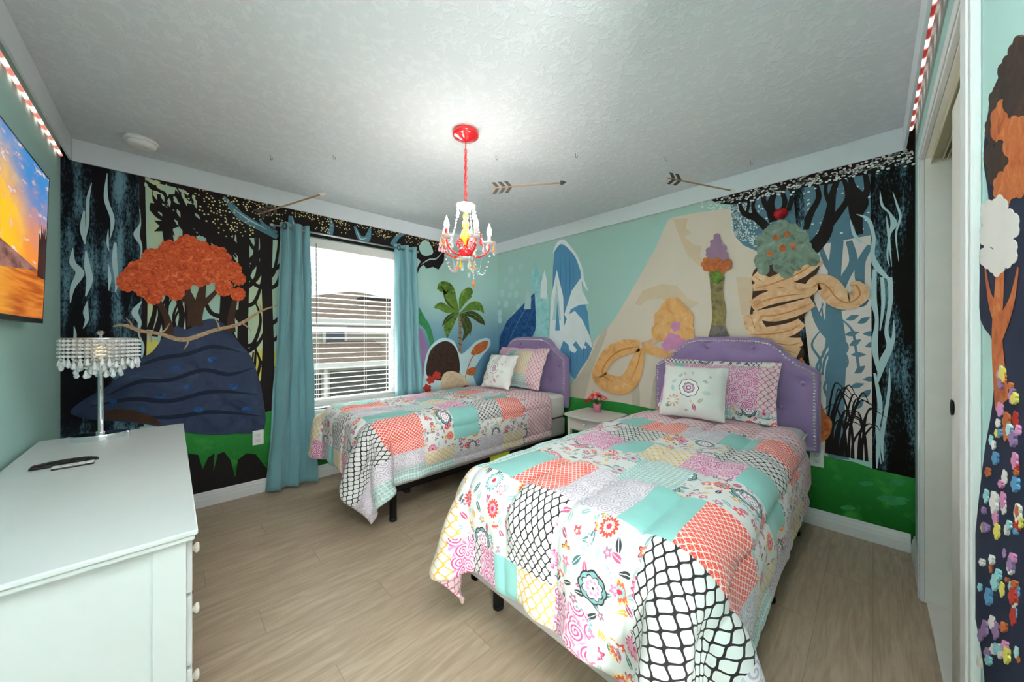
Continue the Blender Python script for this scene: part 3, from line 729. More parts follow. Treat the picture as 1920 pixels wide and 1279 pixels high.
def decals_east():
    t = thing('wall_decal', 'cut-out decal of cobalt and aqua ice crystals above the smaller-looking far bed', 'wall decal')
    D = Cut('E')
    D.poly([(937, 655), (938, 632), (952, 602), (975, 578), (996, 556), (1008, 545), (1012, 580), (1004, 620), (990, 650), (960, 660)], M['cobalt'])
    D.stroke([(1006, 552), (980, 590), (955, 640)], [.004, .012, .004], M['ice']); D.stroke([(1008, 570), (992, 600), (975, 645)], [.004, .01, .004], M['iced']); D.part('dark_crystal', t)
    D.poly([(1003, 650), (1006, 600), (1004, 560), (1002, 530), (1010, 515), (1022, 522), (1030, 550), (1031, 600), (1026, 650)], M['aqua'])
    D.stroke([(1012, 522), (1014, 580), (1012, 640)], [.004, .014, .006], M['flake']); D.part('pale_crystal', t)
    D.poly([(1014, 560), (1016, 530), (1022, 506), (1027, 530), (1026, 560)], M['snowp']); D.poly([(996, 545), (998, 512), (1004, 490), (1010, 512), (1010, 545)], M['aqua']); D.poly([(984, 580), (986, 556), (991, 540), (997, 558), (996, 580)], M['flake'])
    D.part('small_crystals', t)
    t = thing('wall_decal', 'cut-out decal of a looping golden ribbon beside a golden bush with pink blossom', 'wall decal')
    D = Cut('E')
    D.stroke([(1200, 648), (1170, 652), (1145, 664), (1130, 685), (1125, 705), (1142, 718), (1168, 722), (1186, 706), (1195, 680), (1204, 655)], [.10, .15, .15, .14, .17, .17, .17, .16, .13, .07], M['gold'])
    D.stroke([(1196, 650), (1165, 657), (1142, 674), (1130, 700), (1150, 716)], [.004, .016, .012, .016, .004], M['goldd']); D.stroke([(1184, 712), (1196, 684), (1203, 656)], [.004, .012, .004], M['goldd'])
    D.stroke([(1204, 650), (1225, 658), (1250, 664), (1275, 668)], [.05, .08, .07, .05], M['gold']); D.stroke([(1203, 648), (1225, 640), (1246, 622)], [.05, .05, .05], M['peach']); D.part('ribbon', t)
    for x, y, r in ((1248, 600, 20), (1262, 584, 22), (1280, 600, 20), (1284, 625, 18), (1238, 622, 15), (1286, 645, 12), (1260, 610, 20)): D.blob(x, y, r, M['gold'], 8, .10, 1.1)
    D.part('bush', t)
    for x, y, r in ((1262, 640, 13), (1275, 646, 11), (1252, 648, 9), (1268, 612, 8)): D.blob(x, y, r, M['rose'], 5, .3)
    D.part('blossom', t)
    t = thing('wall_decal', 'cut-out decal of a mossy rock pillar topped by a rust bush and mauve blossom', 'wall decal')
    D = Cut('E')
    D.poly([(1330, 640), (1336, 600), (1334, 560), (1331, 520), (1330, 512), (1358, 512), (1356, 545), (1362, 585), (1360, 610), (1367, 640)], M['moss'], 3); D.poly([(1330, 642), (1336, 615), (1350, 610), (1360, 615), (1368, 642)], M['stonep'], 3); D.part('rock_pillar', t)
    for x, y, r in ((1330, 496, 13), (1346, 490, 16), (1360, 496, 12), (1345, 506, 14)): D.blob(x, y, r, M['rust'], 7, .15)
    D.blob(1344, 520, 11, M['palmg'], 7, .2); D.part('bush', t)
    for x, y, r in ((1336, 474, 11), (1350, 470, 12), (1343, 458, 10), (1358, 480, 8), (1345, 445, 6)): D.blob(x, y, r, M['mauve'], 6, .2)
    D.part('mauve_blossom', t)
    t = thing('wall_decal', 'cut-out decal of a peach-banded gnarled tree with sage foliage behind the near headboard', 'wall decal')
    D = Cut('E')
    D.poly([(1416, 505), (1440, 492), (1490, 486), (1530, 480), (1536, 505), (1520, 530), (1526, 560), (1510, 590), (1500, 625), (1508, 670), (1470, 668), (1432, 640), (1404, 625), (1408, 580), (1412, 545), (1410, 525)], M['umber'], 3); D.part('trunk', t)
    for pts, wd in ((((1414, 516), (1440, 532), (1478, 540), (1515, 544)), (.06, .09, .09, .07)), (((1412, 540), (1450, 530), (1500, 510), (1536, 484)), (.05, .09, .09, .07)),
                    (((1410, 575), (1440, 560), (1480, 552), (1520, 548)), (.08, .10, .09, .06)), (((1412, 590), (1450, 590), (1490, 580), (1524, 566)), (.05, .10, .10, .07)),
                    (((1408, 590), (1420, 620), (1450, 645), (1498, 662)), (.10, .12, .11, .07)), (((1406, 625), (1440, 625), (1480, 618), (1504, 604)), (.06, .09, .09, .06)), (((1450, 640), (1480, 645), (1504, 640)), (.06, .09, .05)),
                    (((1516, 546), (1534, 530), (1552, 536), (1570, 558), (1592, 566), (1612, 552), (1606, 534), (1594, 534)), (.07, .10, .12, .12, .10, .09, .05, .02))):
        D.stroke(pts, list(wd), M['peach'])
        D.stroke([(x, y+2) for x, y in pts], [.002]+[.008]*(len(pts)-2)+[.002], M['goldd'])
    D.blob(1517, 546, 9, M['peach'], 5, .1); D.part('bark_bands', t)
    for x, y, r in ((1430, 490, 15), (1447, 480, 16), (1432, 505, 11), (1462, 500, 12), (1490, 490, 18), (1510, 478, 18), (1524, 486, 13), (1475, 508, 14), (1478, 480, 15)): D.blob(x, y, r, M['sage'], 9, .10)
    D.part('foliage', t)
    for x, y, r in ((1452, 458, 18), (1484, 456, 18), (1450, 440, 17), (1486, 438, 17), (1436, 470, 15), (1506, 464, 15), (1468, 462, 18), (1468, 430, 16), (1430, 452, 12), (1504, 446, 13)): D.blob(x, y, r, M['sage'], 8, .14)
    for x, y, r in ((1456, 446, 5), (1476, 440, 5), (1468, 466, 6), (1488, 462, 5), (1444, 476, 5)): D.blob(x, y, r, M['rust'], 6, .2)
    D.part('tree_top', t)
    D.poly([(1500, 672), (1516, 690), (1530, 720), (1545, 770), (1560, 790), (1556, 815), (1542, 828), (1520, 830), (1510, 760)], M['rust'], 3); D.part('root', t)
    a = onE(1465, 403); ap = MB().lathe([(1e-4, -.030), (.014, -.034), (.028, -.028), (.040, -.006), (.041, .012), (.032, .028), (.014, .032), (.003, .024), (1e-4, .022)], (0, 0, 0), 18)
    t = thing('apple', 'shiny red apple fixed to the wall on top of the sage foliage', 'apple', (BX-.03, a[0], a[1]))
    ap.build('fruit', plain('apple_red', 'b3141c', .2, var=.15, scale=20), t, smooth=True)
    MB().tube([(0, 0, .022), (.002, .001, .038), (.006, .002, .046)], [.0025, .002, .0025], 6).build('stem', M['umber'], t)
decals_east()

def decal_south():
    t = thing('wall_decal', 'tall cut-out decal of a dark tree with cream blossom on the right wall', 'wall decal')
    D = Cut('S'); on = D.on
    D.poly([(1962, 700), (1960, 60), (1935, 85), (1900, 120), (1876, 170), (1862, 240), (1858, 300), (1866, 350), (1868, 400), (1852, 450), (1850, 520), (1852, 600), (1880, 650), (1876, 760), (1860, 850), (1842, 1000), (1836, 1120), (1856, 1240), (1870, 1330), (1975, 1500)], M['navyd'], 3); D.part('backing', t)
    for x, y, r in ((1935, 105, 26), (1912, 140, 24), (1890, 190, 20), (1878, 240, 16), (1872, 290, 13), (1878, 325, 11)): D.blob(x, y, r, M['brownd'], 8, .15, 1.6)
    D.part('tree_crown', t)
    for x, y, r in ((1905, 230, 30), (1925, 180, 26), (1900, 300, 26), (1930, 260, 30), (1900, 350, 20), (1925, 330, 24)): D.blob(x, y, r, M['rust'] if r in (20, 24, 30) else M['brownd'], 8, .15, 1.5)
    D.part('autumn_leaves', t)
    D.stroke([(1896, 760), (1886, 640), (1892, 520), (1900, 380)], [.10, .08, .06, .03], M['rust']); D.stroke([(1890, 600), (1872, 560), (1862, 500)], [.05, .03, .01], M['rust']); D.stroke([(1892, 620), (1915, 570), (1930, 500)], [.05, .03, .01], M['rust'])
    D.part('trunk', t)
    for x, y, r in ((1870, 400, 16), (1892, 390, 16), (1912, 420, 18), (1866, 440, 14), (1888, 440, 18), (1908, 470, 18), (1866, 480, 13), (1886, 490, 16)): D.blob(x, y, r, M['edge'], 6, .2, 1.5)
    D.part('cream_blossom', t)
    R = random.Random(2); cols = [M['rose'], M['rust'], M['aqua'], M['yel'], M['redf'], M['ice'], M['violet'], M['edge']]
    for k in range(90):
        y = R.uniform(690, 1270); x = R.uniform(1884-(y-700)*.085, 1935)
        D.blob(x, y, R.uniform(2.2, 5.5), R.choice(cols), 5, .4, R.uniform(1.4, 3.2))
    D.part('flower_print', t)
decal_south()

# ---------------------------------------------------------------- window, blind, curtains
M['vinyl'] = plain('white_vinyl', 'eceeee', .35, var=.01)
M['slat'] = plain('blind_slat', 'e9e6e0', .45, var=.02)
def glass_mat():
    m = bpy.data.materials.new('window_glass'); m.use_nodes = True; nt = m.node_tree; nt.nodes.clear()
    o = nt.nodes.new('ShaderNodeOutputMaterial'); a = nt.nodes.new('ShaderNodeBsdfTransparent'); g = nt.nodes.new('ShaderNodeBsdfGlossy'); g.inputs['Roughness'].default_value = .02
    f = nt.nodes.new('ShaderNodeFresnel'); f.inputs[0].default_value = 1.25; x = nt.nodes.new('ShaderNodeMixShader')
    a.inputs[0].default_value = (.95, .97, .96, 1)
    nt.links.new(f.outputs[0], x.inputs[0]); nt.links.new(a.outputs[0], x.inputs[1]); nt.links.new(g.outputs[0], x.inputs[2]); nt.links.new(x.outputs[0], o.inputs[0]); return m
M['glass'] = glass_mat()
def window():
    m = MB(); y0, y1 = AY+.062, AY+.108; f = .038
    m.box((WXL, y0, WZB+.012), (WXL+f, y1, WZT)); m.box((WXR-f, y0, WZB+.012), (WXR, y1, WZT)); m.box((WXL+f, y0, WZT-f), (WXR-f, y1, WZT)); m.box((WXL+f, y0, WZB+.012), (WXR-f, y1, WZB+.012+f))
    zm = 1.31
    m.box((WXL+f, y0+.012, zm-.022), (WXR-f, y1-.006, zm+.022))
    for x in (WXL+f, WXR-f-.03): m.box((x, y0+.004, WZB+.05), (x+.03, y1-.012, zm-.022))
    m.box((WXL+f+.03, y0+.004, WZB+.05), (WXR-f-.03, y1-.012, WZB+.085))
    win = struct(m.build('window_1', M['vinyl'], bevel=.002))
    g = MB(); g.box((WXL+f+.001, y0+.03, zm+.023), (WXR-f-.001, y0+.034, WZT-f-.001)); g.box((WXL+f+.031, y0+.016, WZB+.086), (WXR-f-.031, y0+.02, zm-.023)); g.build('pane', M['glass'], win)
    s = MB(); s.box((WXL-.03, AY-.022, WZB-.03), (WXR+.03, AY+.06, WZB+.0)); s.box((WXL-.015, AY-.012, WZB-.075), (WXR+.015, AY-.001, WZB-.03))
    s.build('window_sill', M['vinyl'], win, bevel=.004)
    b = thing('window_blind', 'white horizontal slat blind lowered in the window between teal curtains', 'blind', (0, 0, 0))
    x0, x1 = WXL+.008, WXR-.008
    MB().box((x0, AY+.002, WZT-.085), (x1, AY+.058, WZT-.004)).build('headrail', M['slat'], b, bevel=.004)
    sl = MB(); z = WZB+.082
    while z < WZT-.105:
        n = 5
        top = [[(x, AY+.006+.048*j/(n-1), z+.0035*sin(pi*j/(n-1))+.0015) for j in range(n)] for x in (x0+.004, x1-.004)]
        bot = [[(x, y, zz-.0026) for x, y, zz in r] for r in top]
        sl.grid(top); sl.grid(bot)
        for e in (0, n-1): sl.add([top[0][e], top[1][e], bot[1][e], bot[0][e]], [(0, 1, 2, 3)])
        for e in (0, 1): sl.add(top[e]+bot[e], [(j, j+1, n+j+1, n+j) for j in range(n-1)])
        z += .0455
    o = sl.build('slats', M['slat'], b)
    MB().box((x0+.002, AY+.008, WZB+.03), (x1-.002, AY+.052, WZB+.05)).build('bottom_rail', M['slat'], b, bevel=.003)
    for fx in (.13, .62, .88):
        c = MB(); x = x0+(x1-x0)*fx
        for y in (AY+.004, AY+.056): c.tube([(x, y, WZB+.04), (x, y, WZT-.08)], .0011, 5)
        c.build('lift_cord', M['slat'], b)
    MB().tube([(x0+.09, AY-.004, WZT-.05), (x0+.092, AY-.006, 1.36)], .0035, 8).build('tilt_wand', plain('grey_wand', '8b8f90', .4), b)
    c = MB()
    for k in range(46): c.ball((x1-.015, AY-.006+.002*sin(k), WZT-.1-k*.0295), .0042, 6)
    c.tube([(x1-.015, AY-.006, WZT-.09), (x1-.015, AY-.006, .66)], .0009, 5); c.build('bead_chain', M['slat'], b)
window()
def curtain_mat():
    m = Mat('teal_curtain', .55, spec=.3, sheen=.3); x, y, z = m.coords('Object')
    m.base(m.mix(m.noise(m.vec, 5, 2), '74a3ab', '7dadb5')); m.bump(m.noise(m.comb(x*400, y*400, z*300), 1, 2), .12, .001); return m.m
M['curtain'] = curtain_mat()
def curtain(label, top, bot, nf, ph):
    zt, zb = 2.175, .012; n, mm = 90, 60; G = []
    for j in range(mm):
        f = j/(mm-1); z = zt+(zb-zt)*f
        a = top[0]+(bot[0]-top[0])*f**1.6; b = top[1]+(bot[1]-top[1])*f**1.6; amp = .030+.012*f
        row = []
        for i in range(n):
            u = i/(n-1); w_ = u+.018*sin(9*u+2.2*f)*f+.012*sin(23*u+4*f+ph)
            y = AY-.083+amp*sin(2*pi*nf*w_+ph)*(1-.12*sin(5*f+7*u))+.006*sin(2*pi*nf*2*w_+3*f)+.004*sin(31*f+5*u)*f
            row.append((a+(b-a)*u+.010*sin(4*pi*nf*u+ph)*(.4+f)+.004*sin(17*f+11*u), min(y, AY-.02), z))
        G.append(row)
    o = MB().grid(G).build('curtain', M['curtain'], smooth=True, fixn=False)
    s = o.modifiers.new('t', 'SOLIDIFY'); s.thickness = .003; tag(o, label, 'curtain', None)
    return o
cA = curtain('tall teal grommet curtain left of the window, reaching the floor', (.622, .822), (.520, .865), 2.6, .9)
cB = curtain('teal grommet curtain right of the window, falling behind the far bed', (1.575, 1.81), (1.60, 1.93), 2.6, 2.4)
def grommets(cur, xs):
    for x in xs:
        m = MB(); pts = [(x, AY-.075+.024*cos(a), 2.132+.024*sin(a)) for a in [2*pi*k/18 for k in range(19)]]
        pts = [(x+(.024*cos(2*pi*k/18))*.5, AY-.122, 2.132+.024*sin(2*pi*k/18)) for k in range(19)]
        m.tube(pts, .005, 6, cap=False); m.build('grommet', plain('gunmetal', '4b5156', .25, .9), cur, smooth=True)
grommets(cA, (.643,)); grommets(cB, (1.60,))
def rod():
    t = thing('curtain_rod', 'thin silver curtain rod running over the window', 'curtain rod')
    MB().tube([(.575, AY-.083, 2.132), (1.81, AY-.083, 2.132)], .008, 12).build('rod', M['steel'], t, smooth=True)
    for x in (.585, 1.80):
        MB().tube([(x, AY-.083, 2.132), (x, AY-.012, 2.132), (x, AY-.005, 2.132)], [.006, .006, .02], 10).build('bracket', M['steel'], t, smooth=True)
    for x, s in ((.575, -1), (1.81, 1)):
        MB().lathe([(.008, 0), (.013, .004), (.013, .02), (.009, .024), (1e-4, .026)], n=14).build('finial', M['steel'], t, smooth=True).matrix_local = Matrix.Translation((x, AY-.083, 2.132)) @ Matrix.Rotation(s*pi/2, 4, 'Y')
rod()

# ---------------------------------------------------------------- the neighbour's house outside
def onY(D, px, py):
    d = ray(px, py); t = D/d[1]; return t*d[0], CAM_H+t*d[2]
def siding_mat():
    m = Mat('lap_siding', .8, spec=.1); x, y, z = m.coords(); f = (z/.16).fr()
    m.base(m.mix(f.lt(.12), 'b9ada0', '8f857b')); return m.m
def shingle_mat():
    m = Mat('roof_shingle', .9, spec=.05); x, y, z = m.coords(); n = m.noise(m.comb(x*3, y*3, z*14), 3, 4, .7)
    m.base(m.mix(n.step(.3, .7), '7d6c5e', 'a08d7c')); return m.m
M['siding'] = siding_mat(); M['shingle'] = shingle_mat(); M['fascia'] = plain('fascia_white', 'd9d5cd', .6)
def neighbour():
    D = 15.0; t = thing('neighbour_house', 'beige two-storey house with brown hip roof seen through the window blind', 'house', (0, 0, 0))
    L, R_ = onY(D, 540, 600)[0], onY(D, 800, 600)[0]; ze = onY(D, 600, 600)[1]; zl = -3.2
    xp, zp = onY(D+3.2, 667, 547)
    MB().box((L-3, D, zl), (R_+5, D+7, ze)).build('wall', M['siding'], t)
    r = MB(); e = .45; xa, xb = L-3-e, R_+5+e
    r.add([(xa, D-e, ze), (xb, D-e, ze), (xb, D+7+e, ze), (xa, D+7+e, ze), (xp-.2, D+3.3, zp), (xp+.5, D+3.5, zp)], [(0, 1, 5, 4), (1, 2, 5), (2, 3, 4, 5), (3, 0, 4), (0, 3, 2, 1)])
    r.build('roof', M['shingle'], t)
    v = onY(D+1.6, 700, 560)
    MB().box((v[0]-.7, D+1.15, v[1]-.10), (v[0]+.7, D+1.7, v[1]+.0)).build('roof_vent', M['blackp'], t)
    MB().box((xa, D-e-.03, ze-.20), (xb, D-e, ze+.03)).build('gutter', M['fascia'], t)
    wa, wb = onY(D, 610, 614), onY(D, 645, 642)
    f = MB().box((wa[0]-.1, D-.06, wb[1]-.08), (wb[0]+.1, D-.001, wa[1]+.08)).build('window', M['fascia'], t)
    MB().box((wa[0], D-.07, wb[1]), (wb[0], D-.061, wa[1])).build('pane', plain('dark_glass', '4c5459', .15, spec=.6), f)
    D2 = D-3.4
    a = onY(D2, 545, 690)[0]; b = onY(D2, 742, 660)[0]; z1 = onY(D2, 640, 680)[1]; z2 = onY(D2, 690, 655)[1]
    MB().add([(a-2, D2-.2, z1), (b+.6, D2-.2, z1), (b+.6, D, z2+.25), (a+2.2, D, z2+.25)], [(0, 1, 2, 3)]).add([(a-2, D2-.2, z1), (a+2.2, D, z2+.25), (a-2, D, z1)], [(0, 1, 2)]).build('lower_roof', M['shingle'], t)
    MB().box((a-1.8, D2, zl), (b+.4, D, z1-.02)).build('lower_wall', M['siding'], t)
    MB().box((a-2, D2-.26, z1-.16), (b+.6, D2-.2, z1+.02)).build('lower_gutter', M['fascia'], t)
    p1, p2 = onY(D2, 605, 700), onY(D2, 612, 700)
    MB().box((p2[0]+.1, D2-.05, zl), (b+.1, D2-.001, z1-.25)).build('screen_porch', plain('dark_screen', '55534f', .9), t)
    MB().box((p1[0], D2-.12, zl), (p2[0], D2-.052, z1-.1)).build('post', M['fascia'], t)
    MB().box((a+.3, D2-.05, zl), (p1[0]-.05, D2-.001, z1-.3)).build('garage_screen', plain('dark_screen_two', '4a4845', .9), t)
    g = MB().box((-40, AY+1.5, zl-.1), (60, 60, zl)); o = g.build('lawn', plain('outdoor_grass', '7c8a55', .9, var=.2, scale=3)); struct(o); o.name = 'outdoor_ground'
neighbour()

# ---------------------------------------------------------------- quilt fabrics
def fab(name):
    m = Mat(name, .85, spec=.15, sheen=.15); x, y, z = m.coords('UV'); return m, x, y
def fin(m, c, x, y):
    m.base(c); m.bump(m.noise(m.vec, 700, 1)*.5+m.noise(m.vec, 22, 3)*1.6, .22, .0022); return m.m
def ogee(m, x, y, w, h, amp=.25):
    c = (y*(2*pi/h)).cos()*amp; u = x/w
    d1 = ((u-c+.5).fr()-.5).abs(); d2 = ((u+c).fr()-.5).abs()
    return d1.mn(d2)
def ogee_mat(name, bg, line, w, h, lw, extra=None):
    m, x, y = fab(name); x = x+m.noise(m.vec, 60, 1)*.002
    d = ogee(m, x, y, w, h).lt(lw); c = m.mix(d, bg, line)
    if extra:
        d3 = ogee(m, x+w/4, y+h/4, w/2, h/2).lt(extra[1]); c = m.mix(d3*(d*-1+1), c, extra[0])
    return fin(m, c, x, y)
M['q_black'] = ogee_mat('quilt_black_trellis', 'd8d6d4', '262223', .029, .042, .095)
M['q_yel'] = ogee_mat('quilt_yellow_trellis', 'dbd6cc', 'e3ac45', .034, .044, .085)
M['q_pinkl'] = ogee_mat('quilt_pink_lattice', 'dfd0d1', 'd4567b', .040, .046, .075)
def coral_mat():
    m, x, y = fab('quilt_coral_chain')
    d = ogee(m, x, y, .019, .026); l = d.lt(.10); e = ogee(m, x+.00475, y+.0065, .0095, .026).lt(.06)
    return fin(m, m.mix(l, m.mix(e, 'dd4438', 'e9a092'), 'f7e4dc'), x, y)
M['q_coral'] = coral_mat()
def leaf_mat():
    m, x, y = fab('quilt_teal_leaf_lattice'); k = .028
    a = (x+y)/(k*1.414); b = (x-y)/(k*1.414)
    da = (a.fr()-.5).abs(); db = (b.fr()-.5).abs()
    # overlapping-circle leaves on a square grid turned 45 degrees
    ca = (b*(2*pi)).cos()*.10; l = ((da-.13-(b*(2*pi)).cos()*.12).lt(0)).mx((db-.13-(a*(2*pi)).cos()*.12).lt(0))
    core = (da.lt(.035)).mx(db.lt(.035))
    return fin(m, m.mix(core, m.mix(l, 'd5dbd9', '86b9b3'), 'd5dbd9'), x, y)
M['q_leaf'] = leaf_mat()
def damask_mat(name, bg, c1, c2):
    m, x, y = fab(name)
    v = m.voro(m.vec, 17, rand=.75); sp = m.new('ShaderNodeSeparateXYZ'); m.link(v.outputs['Position'], sp.inputs[0])
    dx = x-V(m.nt, sp.outputs[0]); dy = y-V(m.nt, sp.outputs[1]); r = ln2(dx, dy); a = dy.at2(dx)
    cs = m.new('ShaderNodeSeparateColor'); m.link(v.outputs['Color'], cs.inputs[0]); sgn = (V(m.nt, cs.outputs[0]).gt(.5)*2)-1
    s = (a*sgn+r*(2*pi/.0105)).sin()
    s2 = (a*6+r*300).sin()
    n = m.noise(m.vec, 50, 2)
    k = s.gt(.15)*(r.lt(.028)); k2 = (s.gt(.62))*r.lt(.026)
    edge = (s2.gt(.2))*(r.gt(.028))
    c = m.mix(k.mx(edge*.8), bg, c1); c = m.mix(k2, c, c2)
    return fin(m, c, x, y)
M['q_pink'] = damask_mat('quilt_pink_damask', 'e3ced8', 'd2669c', 'b93f77')
M['q_lilac'] = damask_mat('quilt_lilac_damask', 'dcd8db', 'c3b4c2', 'b3a2b4')
M['q_teal'] = plain('quilt_teal_plain', '85bdb7', .8, var=.03, scale=30, bump=.2, bscale=500, sheen=.15)
def floral_mat(name, faint=1.0, dens=1.0, bg='dbd9d7'):
    m, x, y = fab(name); c = m.col(bg)
    def layer(scale, rand, off):
        vv = m.comb(x+off, y+off*1.7); v = m.voro(vv, scale, rand=rand); sp = m.new('ShaderNodeSeparateXYZ'); m.link(v.outputs['Position'], sp.inputs[0])
        dx = x+off-V(m.nt, sp.outputs[0]); dy = y+off*1.7-V(m.nt, sp.outputs[1])
        cs = m.new('ShaderNodeSeparateColor'); m.link(v.outputs['Color'], cs.inputs[0])
        return dx, dy, ln2(dx, dy), dy.at2(dx), [V(m.nt, cs.outputs[i]) for i in range(3)]
    def pick(h, cols):
        c = m.col(cols[0])
        for i, k in enumerate(cols[1:]): c = m.mix(h.gt((i+1)/len(cols)), c, k)
        return c
    # leaves: pointed ovals turned at random
    dx, dy, r, a, h = layer(20, .9, 3.1)
    t = h[0]*6.28; u = dx*t.cos()+dy*t.sin(); w_ = dy*t.cos()-dx*t.sin()
    lf = ((w_.abs())-(u*(pi/.044)).cos()*.0080).lt(0)*(u.abs().lt(.022)); vein = w_.abs().lt(.0009)
    c = m.mix(lf*h[2].gt(.12), c, m.mix(vein, pick(h[1], ['3f6b6b', '7fa6a4', '2e3236', 'dba63e', '9fb7b4', 'a94b6c']), 'efece8'))
    # small blossoms
    dx, dy, r, a, h = layer(12.5, .8, 7.7)
    rr = ((a*5+h[1]*6).cos()*.25+.85)*(h[1]*.007+.012)
    f = r.lt(rr)*h[2].gt(.15); out = r.lt(rr*.78); cen = r.lt(rr*.35)
    pc = pick(h[0], ['dc4a3c', 'd9789f', 'dfa239', 'c9aebb', 'e07a5c', 'b95a7e'])
    c = m.mix(f, c, m.mix(cen, m.mix(out, pick(h[1], ['6f8f90', 'd2607c', '8f3a4c']), pc), 'f3dfd0'))
    # large blooms
    dx, dy, r, a, h = layer(6.6, .7, 1.3)
    rr = ((a*7+h[1]*6).cos().abs()*.30+.75)*.033
    f = r.lt(rr)*h[2].gt(.2)
    c = m.mix(f, c, m.mix(r.lt(rr*.25), m.mix(r.lt(rr*.5), m.mix(r.lt(rr*.82), pick(h[0], ['f0dcd6', 'c24a68', '6b9697', 'e9c26b']), pick(h[0], ['d8402f', 'e28cae', 'b9cfcd', 'd9593f'])), pick(h[1], ['f0ddd0', '7fb0ae', 'd9a0bd'])), 'b8323f'))
    # scalloped rosettes
    dx, dy, r, a, h = layer(4.1, .55, .15)
    sc = (a*4).cos().abs()*.10+.90; R0 = sc*.047
    on = r.lt(R0); c2 = m.mix(r.lt(R0*.90), '2b2628', '6f9a9b'); s2 = ((a*4).sin().abs()*.22+.78)*.036
    c2 = m.mix(r.lt(s2), c2, '2b2628'); c2 = m.mix(r.lt(s2*.90), c2, 'f1ecec'); c2 = m.mix(r.lt(s2*.62), c2, 'c989a8'); s3 = ((a*4).cos().abs()*.4+.6)*.016
    c2 = m.mix(r.lt(s3), c2, 'f5eef0'); c2 = m.mix(r.lt(.004), c2, '2b2628')
    c = m.mix(on*h[2].gt(.3), c, c2)
    return fin(m, c, x, y)
M['q_flor'] = floral_mat('quilt_floral')
QM = ['q_teal', 'q_coral', 'q_black', 'q_pink', 'q_lilac', 'q_leaf', 'q_yel', 'q_flor', 'q_pinkl']
T_, Cc, K_, P_, L_, F_, Y_, O_, B_ = range(9)
ROWS = [(.145, [(.46, Y_), (.36, P_), (.30, K_), (.20, P_), (.10, T_), (-.06, Y_), (-.20, P_), (-.36, O_), (-.62, K_), (-9, L_)]),
        (.405, [(.42, Y_), (.38, O_), (.15, O_), (-.055, K_), (-.34, O_), (-.62, K_), (-.72, L_), (-9, F_)]),
        (.70, [(.40, F_), (.225, T_), (.02, Cc), (-.225, L_), (-.385, T_), (-.62, Cc), (-.73, L_), (-9, F_)]),
        (.95, [(.38, F_), (-.055, O_), (-.27, F_), (-.66, O_), (-.76, Y_), (-9, F_)]),
        (1.18, [(.38, F_), (.14, P_), (0, T_), (-.19, Y_), (-.40, P_), (-.62, T_), (-.72, O_), (-9, L_)]),
        (1.43, [(.28, O_), (.03, K_), (-.28, O_), (-.54, K_), (-.66, O_), (-9, L_)]),
        (1.68, [(.40, L_), (.225, T_), (.0, Cc), (-.205, L_), (-.36, T_), (-.57, Cc), (-.68, O_), (-9, Y_)]),
        (1.725, [(-9, O_)]), (99, [(-9, B_)])]
def patch(s, t):
    for smax, row in ROWS:
        if s < smax:
            for tm, k in row:
                if t > tm: return k
    return B_

def drape(seed, x0, y0, y1, top, ov_foot, ov_side, xhead, wall_y=9.):
    """lay a cloth grid over a rounded box bed with a small position-based solver"""
    rng = np.random.default_rng(seed); d = .031
    Ls = ov_foot+(xhead-x0); Wt = (y1-y0)+2*ov_side
    ns, nt = int(round(Ls/d))+1, int(round(Wt/d))+1
    s = np.linspace(0, Ls, ns); t = np.linspace(-Wt/2, Wt/2, nt); ds, dt = s[1], t[1]-t[0]
    Sg, Tg = np.meshgrid(s, t, indexing='ij'); yc = (y0+y1)/2
    P = np.stack([x0-ov_foot+Sg, yc+Tg, np.full_like(Sg, top+.02)], -1)
    P[..., 2] += rng.normal(0, .002, Sg.shape)
    Q = P.copy(); r = .10
    lo = np.array([x0, y0, -1.]); hi = np.array([4., y1, top])
    c = (lo+hi)/2; hb = (hi-lo)/2-r
    def con(A, B, L, k=1.):
        D = B-A; l = np.sqrt((D*D).sum(-1, keepdims=True))+1e-9; g = D*((l-L)/l)*.5*k; A += g; B -= g
    for it in range(300):
        vel = (P-Q)*.965; Q = P.copy(); P = P+vel; P[..., 2] -= .00045
        for k in range(9):
            for a in (0, 1):
                con(P[a:ns-1:2], P[a+1:ns:2], ds); con(P[:, a:nt-1:2], P[:, a+1:nt:2], dt)
            dl = math.hypot(ds, dt)
            if k % 2 == 0:
                for a in (0, 1):
                    con(P[a:ns-1:2, :-1], P[a+1:ns:2, 1:], dl, .5); con(P[a:ns-1:2, 1:], P[a+1:ns:2, :-1], dl, .5)
            if k % 3 == 0:
                for a in range(3):
                    for st, LL, ax in ((2, 2*ds, 0), (2, 2*dt, 1)):
                        n_ = ns if ax == 0 else nt; i = np.arange(a, n_-st, 3)
                        if ax == 0: A, B_2 = P[i], P[i+st]
                        else: A, B_2 = P[:, i], P[:, i+st]
                        con(A, B_2, LL, .42)
                        if ax == 0: P[i] = A; P[i+st] = B_2
                        else: P[:, i] = A; P[:, i+st] = B_2
            # bed collision: rounded box
            q = P-c; e = np.abs(q)-hb; o = np.maximum(e, 0); l = np.sqrt((o*o).sum(-1)); ins = np.minimum(e.max(-1), 0); sd = l+ins-r
            m = sd < .004
            if m.any():
                nn = np.where(l[..., None] > 1e-6, o/(l[..., None]+1e-9), (e == e.max(-1, keepdims=True))*1.)*np.sign(q)
                P[m] += nn[m]*(.004-sd[m])[:, None]
                P[m, :2] += (Q[m, :2]-P[m, :2])*.35
            P[..., 2] = np.maximum(P[..., 2], .015); P[..., 1] = np.minimum(P[..., 1], wall_y)
            P[-1, :, 0] += (xhead-P[-1, :, 0])*(np.abs(t) < (y1-y0)/2)*.5
    return P, Sg, Tg

